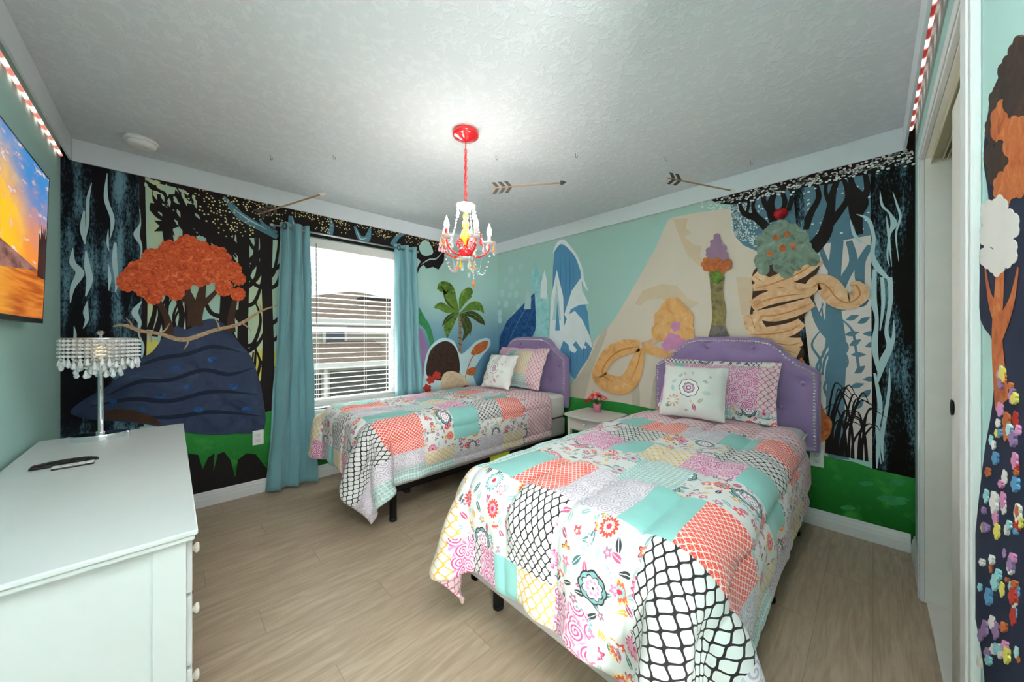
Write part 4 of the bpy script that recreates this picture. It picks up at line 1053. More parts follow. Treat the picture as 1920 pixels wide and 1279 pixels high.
def upsample(P, k):
    """cubic interpolation of a grid along both axes"""
    def up(A):
        n = A.shape[0]; x = np.linspace(0, n-1, (n-1)*k+1); i = np.clip(x.astype(int), 0, n-2); f = (x-i)[:, None]
        f = f.reshape((-1,)+(1,)*(A.ndim-1)); a = A[np.clip(i-1, 0, n-1)]; b = A[i]; c = A[i+1]; d = A[np.clip(i+2, 0, n-1)]
        return .5*(2*b+(c-a)*f+(2*a-5*b+4*c-d)*f*f+(3*b-a-3*c+d)*f**3)
    return up(up(P).swapaxes(0, 1)).swapaxes(0, 1)

def comforter(name, label, seed, x0, y0, y1, top, mirror=False, **kw):
    P, Sg, Tg = drape(seed, x0, y0, y1, top, **kw)
    k = 4; G = upsample(P, k); s = upsample(Sg[..., None], k)[..., 0]; t = upsample(Tg[..., None], k)[..., 0]
    du = np.gradient(G, axis=0); dv = np.gradient(G, axis=1); n = np.cross(du, dv); n /= np.linalg.norm(n, axis=-1, keepdims=True)+1e-9
    tm = -t if mirror else t
    q = np.abs(np.sin(pi*(t+.07)/.235)); puff = .023*np.minimum(1, q*1.35)**.42
    edge = np.minimum(np.minimum(s, s.max()-s), t.max()-np.abs(t)); puff *= np.clip(edge/.03, 0, 1)**.5
    rng = np.random.default_rng(seed+5); wr = np.zeros_like(s)
    for j in range(26):
        a = rng.uniform(0, 2*pi); f = rng.uniform(12, 55); wr += np.sin((s*cos(a)+t*sin(a))*f+rng.uniform(0, 6)+1.5*np.sin(s*5+j))*.05/ (f**.7)*.20
    G = G+n*(puff+wr+.004)[..., None]
    sm = (s[:-1, :-1]+s[1:, 1:])/2; tmm = (tm[:-1, :-1]+tm[1:, 1:])/2
    mi = [[patch(sm[i, j], tmm[i, j]) for j in range(sm.shape[1])] for i in range(sm.shape[0])]
    uv = np.stack([tm+5, s+5], -1)
    m = MB(); m.grid(G, mi, uv)
    o = m.build(name, [M[x] for x in QM], smooth=True, fixn=False)
    sol = o.modifiers.new('thick', 'SOLIDIFY'); sol.thickness = .010; sol.offset = -1; sol.material_offset = 20; sol.use_rim = True; sol.material_offset_rim = 20
    return tag(o, label, 'comforter')

# ---------------------------------------------------------------- beds
M['purple'] = plain('purple_upholstery', '9479a6', .6, spec=.3, var=.05, scale=30, bump=.35, bscale=900, sheen=.4)
M['mattress'] = plain('mattress_white', 'e8e4e0', .8, var=.03, scale=20, bump=.2, bscale=120)
M['springs'] = plain('box_spring_grey', 'a9a3a0', .85, var=.05, scale=40, bump=.3, bscale=500)
M['nail'] = plain('nailhead', 'efe0dd', .22, .7)
def hb_top(l):
    """height of the headboard outline at distance l from its middle (half width .535)"""
    a = abs(l)/.535
    pts = [(0, 1.243), (.35, 1.240), (.50, 1.222), (.60, 1.183), (.68, 1.130), (.78, 1.088), (.90, 1.050), (1.0, 1.012)]
    for (x0, z0), (x1, z1) in zip(pts, pts[1:]):
        if a <= x1:
            f = (a-x0)/(x1-x0); f = f*f*(3-2*f)*.5+f*.5; return z0+(z1-z0)*f
    return pts[-1][1]
BUT = [(-.17, 1.165), (.13, 1.165), (-.33, 1.055), (0, 1.045), (.28, 1.055), (-.45, .94), (-.17, .91), (.13, .91), (.43, .94), (-.33, .77), (.0, .77), (.30, .77), (.43, .66), (-.45, .62)]
def bed(label, y0, y1, hy):
    yc = (y0+y1)/2; t = thing('bed', label, 'bed', (1.9, yc, 0)); x0, x1 = .885, 2.885
    loc = lambda x, y, z: (x-1.9, y-yc, z)
    fr = MB(); zr = .195
    for y in (y0+.03, y1-.06):
        fr.box(loc(x0+.03, y, zr), loc(x1+.02, y+.03, zr+.004)); fr.box(loc(x0+.03, y if y < yc else y+.026, zr), loc(x1+.02, (y if y < yc else y+.026)+.004, zr+.038))
    for x in (x0+.25, (x0+x1)/2, x1-.2): fr.box(loc(x, y0+.03, zr-.03), loc(x+.035, y1-.03, zr-.001))
    fr.build('frame_rails', M['black'], t)
    yl = MB(); yl.box(loc(1.88, y0+.0245, .19), loc(2.10, y0+.0295, .236)); yl.build('yellow_label', plain('label_yellow', 'dfdc3a', .5), t)
    for x in (x0+.17, (x0+x1)/2+.1, x1-.12):
        for y in (y0+.05, y1-.05):
            m = MB(); m.box(loc(x-.017, y-.017, .02), loc(x+.017, y+.017, zr-.001)); m.lathe([(.02, 0), (.025, .004), (.025, .018), (.018, .024)], loc(x, y, 0), 12); m.build('leg', M['black'], t)
    xs = 2.915; X = xs-1.9
    na, nb = 120, 90; F = []
    dim = lambda l, z: sum(math.exp(-((l-b)**2+(z-c)**2)/.0011)*.014+math.exp(-((l-b)**2+(z-c)**2)/.006)*.008 for b, c in BUT)
    zb = .50
    for i in range(na+1):
        l = -.535+1.07*i/na; tp = hb_top(l); row = []
        for j in range(nb+1):
            z = zb+(tp-zb)*j/nb; e = min(l+.535, .535-l, z-zb, (tp-z)*.85)
            edge = math.sqrt(max(0, 1-(1-min(1, e/.022))**2))
            pil = .006*min(1, max(0, (e-.03)/.05))
            row.append((X-.008-.026*edge-pil+dim(l, z)*(1 if e > .03 else 0), l+hy-yc, z))
        F.append(row)
    h = MB(); h.grid(F)
    B = [[(2.955-1.9, p[1], p[2]) for p in r] for r in F]
    ring = [F[i][0] for i in range(na+1)]+[F[na][j] for j in range(1, nb+1)]+[F[i][nb] for i in range(na-1, -1, -1)]+[F[0][j] for j in range(nb-1, 0, -1)]
    rb = [(2.955-1.9, p[1], p[2]) for p in ring]; n = len(ring)
    h.add(ring+rb, [(i, (i+1) % n, n+(i+1) % n, n+i) for i in range(n)]); h.grid(B)
    hb = h.build('headboard', M['purple'], t, smooth=True)
    md = hb.modifiers.new('w', 'WELD'); md.merge_threshold = .0003
    e_ = hb.modifiers.new('e', 'EDGE_SPLIT'); e_.split_angle = radians(50)
    nl = MB(); L = []
    for k in range(24): L.append((-.508, .52+(hb_top(-.508)-.028-.52)*k/23)); L.append((.508, .52+(hb_top(.508)-.028-.52)*k/23))
    for k in range(60): l = -.5+1.0*k/59; L.append((l, hb_top(l)-.031))
    for l, z in L: nl.lathe([(1e-4, .0045), (.005, .003), (.0068, 0)], (0, 0, 0), 8); 
    nl = MB()
    for l, z in L:
        vs = []; 
        for r, dd in ((.008, 0), (.0062, .0036), (.001, .0054)):
            vs += [(X-.036-dd, l+hy-yc+cos(2*pi*k/8)*r, z+sin(2*pi*k/8)*r) for k in range(8)]
        nl.add(vs, [(a*8+k, a*8+(k+1) % 8, (a+1)*8+(k+1) % 8, (a+1)*8+k) for a in (0, 1) for k in range(8)]+[tuple(range(16, 24))])
    nl.build('nailhead_trim', M['nail'], hb, smooth=True)
    for l, z in BUT:
        b = MB(); b.ball((X-.024, l+hy-yc, z), .0135, 12, sz=1); b.build('tuft_button', M['purple'], hb, smooth=True)
    for s in (-1, 1):
        y = hy-yc+s*.42
        m = MB(); m.box((X+.0, y-.022, .02), (X+.03, y+.022, .56)); p_ = m.build('headboard_strut', M['black'], t, bevel=.002)
        for z in (.26, .32, .38, .44): MB().ball((X-.001, y, z), .006, 8).build('bolt', M['steel'], p_)
        MB().box((X-.03, y-.03, .15), (X-.001, y+.03, .25)).build('headboard_bracket', M['black'], t)
    return t
def cushion_box(name, a, b, mat, r, label, cat):
    m = MB().box(a, b); o = m.build(name, mat, bevel=r, seg=4, smooth=True); return tag(o, label, cat)
def bed_set(y0, y1, hy, which):
    near = which == 'near'
    b = bed('bed with purple tufted headboard, the larger-looking one nearest the camera' if near else 'bed with purple tufted headboard standing beside the window', y0, y1, hy)
    cushion_box('box_spring', (.885, y0+.01, .236), (2.875, y1-.01, .415), M['springs'], .022, 'grey fabric box spring under the bed nearest the camera' if near else 'grey fabric box spring under the bed beside the window', 'box spring')
    mt = cushion_box('mattress', (.89, y0+.005, .417), (2.875, y1-.005, .655), M['mattress'], .05, 'white mattress of the bed nearest the camera' if near else 'white mattress of the window bed, bare at the headboard end', 'mattress')
    p = MB()
    for z in (.445, .628):
        p.tube([(.885, y0+.055, z), (.885, y1-.055, z)], .004, 6); p.tube([(.945, y0, z), (2.82, y0, z)], .004, 6)
    p.build('piping', M['mattress'], mt)
    return b
bed_set(.295, 1.265, .773, 'near'); bed_set(2.245, 3.215, 2.80, 'far')
comforter('comforter', 'patchwork comforter spread over the bed nearest the camera', 3, .875, .285, 1.275, .665, ov_foot=.315, ov_side=.352, xhead=2.62)
comforter('comforter', 'patchwork comforter spread over the bed beside the window', 8, .875, 2.235, 3.225, .665, ov_foot=.335, ov_side=.335, xhead=2.62, wall_y=AY-.03)
for yy, lab in ((.325, 'yellow warning strip stuck on the frame of the near bed'),):
    pass

# ---------------------------------------------------------------- pillows
def pillow(name, label, cat, w_, h_, th, mats, loc, lean, rz, cell=None, flange=0, seed=1, uvo=(0, 0), tilt=0):
    """front of the pillow faces -X before turning; w along Y, h along Z"""
    n = 64; rng = random.Random(seed); m = MB(); F = [[None]*(n+1) for _ in range(n+1)]; Bk = [[None]*(n+1) for _ in range(n+1)]
    uv = [[None]*(n+1) for _ in range(n+1)]; mi = [[0]*n for _ in range(n)]
    for i in range(n+1):
        for j in range(n+1):
            u = -1+2*i/n; v = -1+2*j/n; pin = .045
            y = u*w_/2*(1-pin*(1-abs(u)**2)*0-pin*(1-v*v)*abs(u)**3); z = v*h_/2*(1-pin*(1-u*u)*abs(v)**3)
            fu = max(0, 1-(abs(u)/(1-flange*2/w_))**2.4); fv = max(0, 1-(abs(v)/(1-flange*2/h_))**2.4)
            d = th/2*(fu*fv)**.52*(1+.05*sin(9*u+seed)+.05*sin(8*v+2*seed))+.004
            d += .004*sin(14*u*v+seed)*fu; wv = .006*sin(11*v+seed)*abs(u)**4+.006*sin(10*u)*abs(v)**4
            F[i][j] = (-d+wv, y, z+h_/2); Bk[i][j] = (d+wv, y, z+h_/2); uv[i][j] = (u*w_/2+5+uvo[0], v*h_/2+5+uvo[1])
    if cell:
        for i in range(n):
            for j in range(n): mi[i][j] = cell((i+.5)/n*2-1, (j+.5)/n*2-1)
    m.grid(F, mi, uv); m.grid(Bk, len(mats)-1 if cell else 0, uv, flip=True)
    for e in ([(i, 0) for i in range(n+1)], [(i, n) for i in range(n+1)], [(0, j) for j in range(n+1)], [(n, j) for j in range(n+1)]):
        vs = [F[i][j] for i, j in e]+[Bk[i][j] for i, j in e]; m.add(vs, [(k, k+1, n+2+k, n+1+k) for k in range(n)], 0)
    o = m.build(name, mats, smooth=True); o.modifiers.new('w', 'WELD').merge_threshold = .0002
    o.location = loc; o.rotation_mode = 'XYZ'
    o.rotation_euler = (tilt, lean, rz); return tag(o, label, cat)
def sham_cell1(u, v):                                  # u<0 is toward the camera side of the bed
    if v > .80: return K_ if .38 < u < .92 else (K_ if -.72 < u < -.5 else (O_ if u > -.9 else B_))
    if u > .78: return P_ if v > -.72 else O_
    if u > .55: return T_
    if v < -.62: return F_ if u > -.35 else O_
    if u < -.72: return B_
    return P_
def sham_cell2(u, v):
    if u < -.52: return B_
    if v > .82: return P_
    if u < .16: return Y_ if v > -.42 else F_
    if u < .34: return T_ if v > -.5 else O_
    return P_
QMATS = [M[x] for x in QM]
pillow('pillow', 'patchwork pillow sham leaning on the near purple headboard behind the white cushion', 'pillow', .76, .42, .14, QMATS, (2.625, .795, .685), .40, .0, sham_cell1, .035, 2, tilt=.0)
pillow('pillow', 'patchwork pillow sham leaning on the headboard of the bed beside the window', 'pillow', .76, .46, .17, QMATS, (2.60, 2.76, .70), .40, .0, sham_cell2, .035, 4)
def embroid_mat():
    m, x, y = fab('embroidered_cushion'); x = x-5; y = y-5; c = m.col('deddd8')
    def ros(cx_, cy_, k, cols, n=4):
        dx = x-cx_; dy = y-cy_; r = ln2(dx, dy)/k; a = dy.at2(dx); out = c
        sc = (a*n).cos().abs()*.12+.88
        for rad, col in cols: out = m.mix((r/sc).lt(rad), out, col)
        return out
    c = ros(.012, .005, 1., [(.062, '3a3338'), (.0575, 'efece8'), (.036, '5b4653'), (.032, 'c9a0b6'), (.022, 'efe6ea'), (.016, '8a4a66'), (.009, 'efe6ea')], 4)
    dx = x-.105; dy = y+.085; r = ln2(dx, dy); a = dy.at2(dx)
    c = m.mix(((r-.034).abs().lt(.010))*((a*9).sin().gt(-.2)), c, 'd9a08e'); c = m.mix(((r-.020).abs().lt(.006))*((a*7).sin().gt(0)), c, 'b8c7a8')
    for lx, ly, an, col, s in ((-.03, -.12, 1.2, 'b9677c', 1.3), (.07, .09, 2.2, '8fb5b0', 1.), (.045, .105, .9, 'c9a98a', .8), (-.085, .055, .5, 'a9a58f', 1.), (-.095, -.02, .1, 'b9d0ce', 1.4), (-.065, -.075, 2.4, 'b5b08f', 1.2), (.14, -.12, .1, '6f8f86', 1.),
                               (.11, .045, 2.6, '9cc0bc', 1.), (0, .115, 1.5, 'c79fb0', .7), (-.01, -.085, 1.0, 'd9b6b0', .8), (.02, -.14, .2, 'c07f94', .7), (.115, .0, 1.4, 'aac7c2', 1.2), (-.11, .09, .8, 'b78a6f', .6)):
        ux = (x-lx)*cos(an)+(y-ly)*sin(an); uy = (y-ly)*cos(an)-(x-lx)*sin(an)
        lf = (uy.abs()-(ux*(pi/(.044*s))).cos()*(.009*s)).lt(0)*ux.abs().lt(.022*s); c = m.mix(lf*(uy.abs().gt(.0012)), c, col)
    return fin(m, c, x, y)
M['embroid'] = embroid_mat()
pillow('cushion', 'square white cushion with embroidered flower on the bed nearest the camera', 'cushion', .40, .36, .15, [M['embroid']], (2.40, .850, .706), .42, .10, None, 0, 6)
pillow('cushion', 'square white cushion with embroidered flower on the bed beside the window', 'cushion', .40, .37, .15, [M['embroid']], (2.38, 2.80, .708), .40, .05, None, 0, 9)

# ---------------------------------------------------------------- dresser
def dresser():
    X0, X1, Y0, Y1, Z = WX+.019, .05, 1.255, 2.862, .736
    t = thing('dresser', 'white wooden dresser with a smooth top under the television', 'dresser', (X0, (Y0+Y1)/2, 0))
    ox, oy = X0, (Y0+Y1)/2; L = lambda x, y, z: (x-ox, y-oy, z)
    wm = plain('dresser_white', 'dbdfde', .38, spec=.4, var=.01)
    m = MB(); m.box(L(X0, Y0, Z-.014), L(X1, Y1, Z)); m.box(L(X0, Y0+.006, Z-.028), L(X1-.006, Y1-.006, Z-.0141)); top = m.build('dresser_top', wm, t, bevel=.004, seg=3)
    bx1, by0, by1 = X1-.022, Y0+.02, Y1-.02
    c = MB(); c.box(L(X0+.004, by0+.012, .06), L(bx1-.002, by1-.012, Z-.0285)); c.build('cabinet', wm, t)
    for yy in (by0, by1-.0125):
        s = MB(); 
        s.box(L(X0+.004, yy, .0), L(X0+.07, yy+.0125, Z-.0285)); s.box(L(bx1-.062, yy, .0), L(bx1, yy+.0125, Z-.0285)); s.box(L(X0+.07, yy, .055), L(bx1-.062, yy+.0125, .12))
        s.build('side_frame', wm, t, bevel=.0015)
    rows = [(.17, .35), (.36, .545), (.555, .70)]
    ym = (by0+by1)/2
    for a, b in ((by0+.02, ym-.008), (ym+.008, by1-.02)):
        for z0, z1 in rows:
            d = MB().box(L(bx1-.001, a, z0), L(bx1+.012, b, z1)).build('drawer', wm, t, bevel=.003)
            for fy in (.12, .88):
                k = MB().lathe([(.006, 0), (.0055, .004), (.012, .008), (.015, .012), (.011, .017), (1e-4, .018)], n=16).build('knob', plain('knob_cream', 'f0e9dd', .3) if 'kc' not in M else M['kc'], d, smooth=True)
                M['kc'] = k.data.materials[0]
                k.matrix_local = Matrix.Translation(L(bx1+.012, a+(b-a)*fy, (z0+z1)/2+.005)) @ Matrix.Rotation(pi/2, 4, 'Y')
dresser()
DZ = .736
def remotes():
    t = thing('remote_control', 'long black remote control lying on the white dresser', 'remote control', (-.296, 2.262, DZ+.0005), .04)
    m = MB(); n = 12; G = []
    sec = [(-.083, .010, .006), (-.078, .018, .012), (-.04, .0215, .017), (.02, .0215, .018), (.06, .019, .015), (.082, .014, .009), (.086, .008, .005)]
    vs = []; 
    for x, w_, h in sec: vs += [(x, -w_, .0015), (x, -w_*1.0, h*.75), (x, -w_*.7, h), (x, w_*.7, h), (x, w_, h*.75), (x, w_, .0015)]
    k = 6; fs = [(i*k+j, i*k+(j+1) % k, (i+1)*k+(j+1) % k, (i+1)*k+j) for i in range(len(sec)-1) for j in range(k)]+[tuple(range(k))[::-1], tuple((len(sec)-1)*k+j for j in range(k))]
    m.add(vs, fs); m.build('body', M['blackp'], t, bevel=.001)
    b = MB()
    for i in range(8):
        for j in (-1, 0, 1):
            if abs(-.055+i*.0145) < .07: b.ball((-.052+i*.0145, j*.0105, .0172-.0001*abs(i-4)*6), .0034, 7, sz=.5)
    b.build('buttons', plain('dark_button', '3a3b40', .5), t)
    b = MB().ball((-.070, .0, .0145), .004, 8, sz=.5); b.build('power_button', plain('red_button', 'b23a2c', .4), t)
    t = thing('remote_control', 'small white remote control lying in front of the black one', 'remote control', (-.268, 2.207, DZ+.0005), .04)
    MB().box((-.052, -.017, 0), (.052, .017, .006)).build('back_shell', M['blackp'], t, bevel=.002)
    MB().box((-.051, -.016, .0062), (.051, .016, .010)).build('front_shell', plain('remote_white', 'e3e1dc', .4), t, bevel=.0015)
    b = MB()
    for i in range(4):
        for j in (-1, 1): b.ball((-.03+i*.02, j*.007, .0100), .0032, 7, sz=.4)
    b.build('buttons', plain('grey_button', 'a8a49b', .5), t)
remotes()

# ---------------------------------------------------------------- crystal materials
def crystal(name, c='ffffff', e=.0, ce=None, tr=.3):
    m = Mat(name, .08, spec=.9); m.base(c); m.b.inputs['Transmission Weight'].default_value = tr; m.b.inputs['Coat Weight'].default_value = .6
    m.b.inputs['IOR'].default_value = 1.5
    if e: m.emit(ce or c, e)
    return m.m
M['crys'] = crystal('clear_crystal', 'fbfdfd', tr=.12); M['crysc'] = crystal('chandelier_crystal', 'e6ecee', tr=.5); M['crysr'] = crystal('red_crystal', 'e2413c'); M['crysy'] = crystal('yellow_crystal', 'eed43c'); M['cryso'] = crystal('orange_crystal', 'f0913a'); M['crysp'] = crystal('pink_crystal', 'f4b9bd')
M['redm'] = plain('glossy_red_metal', 'd81f24', .18, .1, spec=.6, var=.03, coat=.5)
def drop(mb, c, L, r, n=6, mi=None):
    """faceted pendant hanging down from c"""
    return mb.lathe([(1e-4, 0), (r*.35, -.12*L), (r*.6, -.4*L), (r, -.72*L), (r*.6, -.92*L), (1e-4, -L)], c, n, mi, sy=.55)
def bead(mb, c, r, mi=None): return mb.lathe([(1e-4, -r), (r*.8, -r*.5), (r, 0), (r*.8, r*.5), (1e-4, r)], c, 6, mi)

def table_lamp():
    cx_, cy_ = -.247, 2.722
    t = thing('table_lamp', 'crystal bead table lamp with silver oval foot on the dresser end', 'lamp', (cx_, cy_, DZ+.0005))
    MB().lathe([(1.0, 0), (1.0, .020), (.97, .026), (.2, .027), (1e-3, .027)], (0, 0, 0), 48, sx=.098, sy=.062).build('base', M['chrome'], t, smooth=False, bevel=.001)
    MB().lathe([(.016, .027), (.016, .034), (.0095, .038), (.0095, .31), (.014, .315), (.014, .325), (.020, .33), (.022, .36), (.012, .372), (.012, .40)], n=20).build('pole', M['chrome'], t, smooth=True)
    MB().lathe([(.010, .40), (.016, .415), (.019, .43), (.015, .45), (.006, .468), (1e-4, .474)], n=14).build('bulb', (lambda m: m.base('fff0da').emit('ffd9a0', .5).m)(Mat('lamp_bulb', .3)), t, smooth=True)
    A, B, zt = .125, .078, .497
    fr = MB()
    for z, k in ((zt, 1), (zt-.004, .0)):
        if k: fr.tube([(A*cos(a), B*sin(a), z) for a in [2*pi*i/40 for i in range(41)]], .0028, 6, cap=False)
    fr.tube([(-A, 0, zt), (A, 0, zt)], .002, 6); fr.tube([(0, -B, zt), (0, B, zt)], .002, 6); fr.tube([(0, 0, .40), (0, 0, zt+.004)], .003, 8)
    fr.build('shade_frame', M['chrome'], t, smooth=True)
    f = MB(); f.lathe([(.004, zt+.003), (.006, zt+.008), (.003, zt+.012), (.012, zt+.022), (.014, zt+.03), (.008, zt+.037), (1e-4, zt+.04)], n=8); f.build('finial', M['chrome'], t)
    R = random.Random(4); N = 34
    for i in range(N):
        a = 2*pi*i/N; x, y = A*cos(a), B*sin(a); m = MB()
        nb = 5; z = zt-.013
        for k in range(nb):
            m.lathe([(1e-4, -.0082), (.009, -.0045), (.0112, 0), (.009, .0045), (1e-4, .0082)], (x, y, z), 6); z -= .0185
        m.tube([(x, y, zt), (x, y, z+.01)], .0007, 4)
        L = .038; z += .010
        if i % 3 == 1: bead(m, (x, y, z-.006), .006); z -= .014
        drop(m, (x, y, z), L+.008*(i % 2), .0095)
        m.build('crystal_strand', M['crys'], t)
    for rr, n2, ex in ((.62, 16, .030), (.3, 9, .048)):
        for i in range(n2):
            a = 2*pi*(i+.5)/n2; x, y = A*rr*cos(a), B*rr*sin(a); m = MB(); z = zt-.02; nb = 6+(i*2 % 3)
            for k in range(nb): bead(m, (x, y, z), .0075); z -= .0175
            m.tube([(x, y, zt-.004), (x, y, z+.01)], .0007, 4)
            drop(m, (x, y, z+.008), .044, .0098); m.build('crystal_strand', M['crys'], t)
    g = MB(); 
    g.tube([(A*.62*cos(a), B*.62*sin(a), zt-.004) for a in [2*pi*i/30 for i in range(31)]], .0016, 5, cap=False); g.tube([(A*.3*cos(a), B*.3*sin(a), zt-.004) for a in [2*pi*i/20 for i in range(21)]], .0016, 5, cap=False)
    g.build('inner_ring', M['chrome'], t)
table_lamp()

# ---------------------------------------------------------------- chandelier
def chandelier():
    cx_, cy_ = 1.213, 1.688
    t = thing('chandelier', 'small red chandelier with coloured crystal drops and lit candle bulbs', 'chandelier', (cx_, cy_, 0))
    MB().lathe([(.062, CZ-.001), (.074, CZ-.004), (.076, CZ-.026), (.066, CZ-.034), (.05, CZ-.037), (.034, CZ-.048), (.012, CZ-.056), (1e-4, CZ-.057)], n=32).build('ceiling_canopy', M['redm'], t, smooth=True)
    ch = MB(); z = CZ-.05; k = 0
    ch.tube([(0, 0, CZ-.05), (.001, 0, 2.30), (-.004, .003, 2.15), (0, 0, 2.0)], .0035, 8)
    z = 2.325
    while z > 2.02:
        a = (k % 2)*pi/2; ca, sa = cos(a), sin(a)
        ch.tube([(ca*.0085*cos(q), sa*.0085*cos(q), z+.0155*sin(q)) for q in [2*pi*i/14 for i in range(15)]], .0021, 6, cap=False); z -= .0245; k += 1
    ch.build('chain', M['redm'], t, smooth=True)
    MB().lathe([(.012, 1.975), (.030, 1.985), (.050, 2.003), (.058, 2.012), (.054, 2.008), (.028, 1.978), (.010, 1.968)], n=24, wob=lambda k, n, z: .05*cos(8*2*pi*k/n)).build('crown_dish', M['crysc'], t, smooth=True)
    MB().lathe([(.007, 1.975), (.007, 1.965), (.016, 1.955), (.018, 1.94), (.012, 1.925), (.020, 1.905), (.019, 1.885), (.013, 1.872), (.027, 1.85), (.033, 1.825), (.028, 1.80), (.014, 1.785), (.012, 1.775)], n=20).build('stem_glass', M['crysy'], t, smooth=True)
    MB().lathe([(.012, 1.775), (.020, 1.765), (.036, 1.755), (.044, 1.738), (.042, 1.722), (.028, 1.708), (.010, 1.702), (.008, 1.69), (1e-4, 1.685)], n=24).build('hub_bowl', M['redm'], t, smooth=True)
    MB().lathe([(.010, 1.70), (.030, 1.692), (.048, 1.697), (.055, 1.700), (.046, 1.688), (.020, 1.680), (1e-4, 1.678)], n=24, wob=lambda k, n, z: .06*cos(8*2*pi*k/n)).build('lower_dish', M['crysc'], t, smooth=True)
    R = random.Random(9)
    bulbm = Mat('lit_bulb', .3); bulbm.base('ffffff').emit('fff2dc', 5)
    # view direction angle from camera to the lamp, arms spread around
    base = math.atan2(-cx_*0+cy_, cx_)
    side = base-pi/2
    cols = [M['crysc'], M['cryso'], M['crysp'], M['crysc'], M['crysr']]
    for i in range(5):
        a = side+.10+2*pi*i/5; ca, sa = cos(a), sin(a); rr = .139
        P = lambda r, z: (ca*r, sa*r, z)
        am = MB(); am.tube([P(*q) for q in smooth([(.030, 1.735), (.050, 1.715), (.085, 1.715), (.128, 1.745), (rr, 1.785)], 6)], .0055, 8)
        am.tube([P(*q) for q in smooth([(.020, 1.775), (.030, 1.80), (.052, 1.802), (.060, 1.782), (.046, 1.768), (.038, 1.78)], 5)], .0042, 8)
        arm = am.build('arm', M['redm'] if i != 1 else M['cryso'], t, smooth=True)
        MB().lathe([(.006, 0), (.020, .004), (.033, .013), (.037, .020), (.031, .014), (.010, .008)], P(rr, 1.783), 18, wob=lambda k, n, z: .08*cos(6*2*pi*k/n)).build('drip_dish', M['crysc'], arm, smooth=True)
        MB().lathe([(.007, 0), (.0125, .004), (.013, .022), (.0105, .028), (.0105, .050), (.009, .052)], P(rr, 1.787), 14).build('candle_sleeve', M['crysr'] if i % 2 else M['crysp'], arm, smooth=True)
        MB().lathe([(.008, 0), (.0145, .014), (.0155, .026), (.011, .044), (.005, .060), (.0015, .072), (1e-4, .075)], P(rr, 1.839), 14).build('bulb', bulbm.m, arm, smooth=True)
        l = bpy.data.lights.new('bulb_light', 'POINT'); l.energy = .5; l.color = (1, .93, .84); l.shadow_soft_size = .03
        o = bpy.data.objects.new('bulb_light', l); C.objects.link(o); o.parent = arm; o.location = P(rr, 1.955)
        for j in range(5):                              # drops around each dish
            b = a+2*pi*j/5+.4; x, y = ca*rr+.034*cos(b), sa*rr+.034*sin(b); m = MB(); zz = 1.797
            nb = 3 if (i == 0 and j == 0) else R.choice((1, 2, 2))
            for q in range(nb): bead(m, (x, y, zz), .0058); zz -= .0115
            drop(m, (x, y, zz+.004), .040, .0115); m.build('crystal_drop', R.choice([M['crysc'], M['crysp'], M['crysp'], cols[i], M['cryso']]), t)
        # swag of beads from crown to dish, and dish to lower dish
        m = MB()
        for q in range(14):
            f = q/13; r_ = .052+(rr-.035-.052)*f; z = 2.0-(.2)*f-.035*sin(pi*f); bead(m, P(r_, z), .0052)
        m.tube([P(.052+(rr-.087)*f, 2.0-.2*f-.035*sin(pi*f)) for f in [q/13 for q in range(14)]], .0008, 4)
        m.build('bead_swag', M['crysc'], t)
        m = MB()
        for q in range(13):
            f = q/12; r_ = .05+(rr-.04)*f; z = 1.69+(.085)*f-.125*sin(pi*f*.95)*(1.0 if i != 2 else .75); bead(m, P(r_, z), .0058 if q % 2 else .0048)
        m.tube([P(.05+(rr-.09)*f, 1.69+(.085)*f-.125*sin(pi*f*.95)*(1.0 if i != 2 else .75)) for f in [q/12 for q in range(13)]], .0008, 4)
        m.build('bead_swag', M['crysc'] if i != 3 else M['crysp'], t)
    for i in range(6):
        a = 2*pi*i/6; x, y = .052*cos(a), .052*sin(a); m = MB(); bead(m, (x, y, 2.002), .006); bead(m, (x, y, 1.99), .006); drop(m, (x, y, 1.985), .046, .011)
        m.build('crystal_drop', M['crysc'], t)
    for i in range(6):
        a = 2*pi*i/6+.3; x, y = .047*cos(a), .047*sin(a); m = MB(); bead(m, (x, y, 1.69), .0058); bead(m, (x, y, 1.678), .0058); drop(m, (x, y, 1.673), .042, .011)
        m.build('crystal_drop', (M['crysy'], M['crysc'], M['cryso'])[i % 3], t)
    # one long amber drop hanging lowest
    b = side+.0; u = (cos(b)*.046, sin(b)*.046); m = MB(); z = 1.70
    for q in range(11): bead(m, (u[0], u[1], z), .0055); z -= .0115
    m.build('bead_strand', M['crysc'], t); m = MB(); drop(m, (u[0], u[1], z+.006), .044, .013); m.build('crystal_drop', M['cryso'], t)
chandelier()

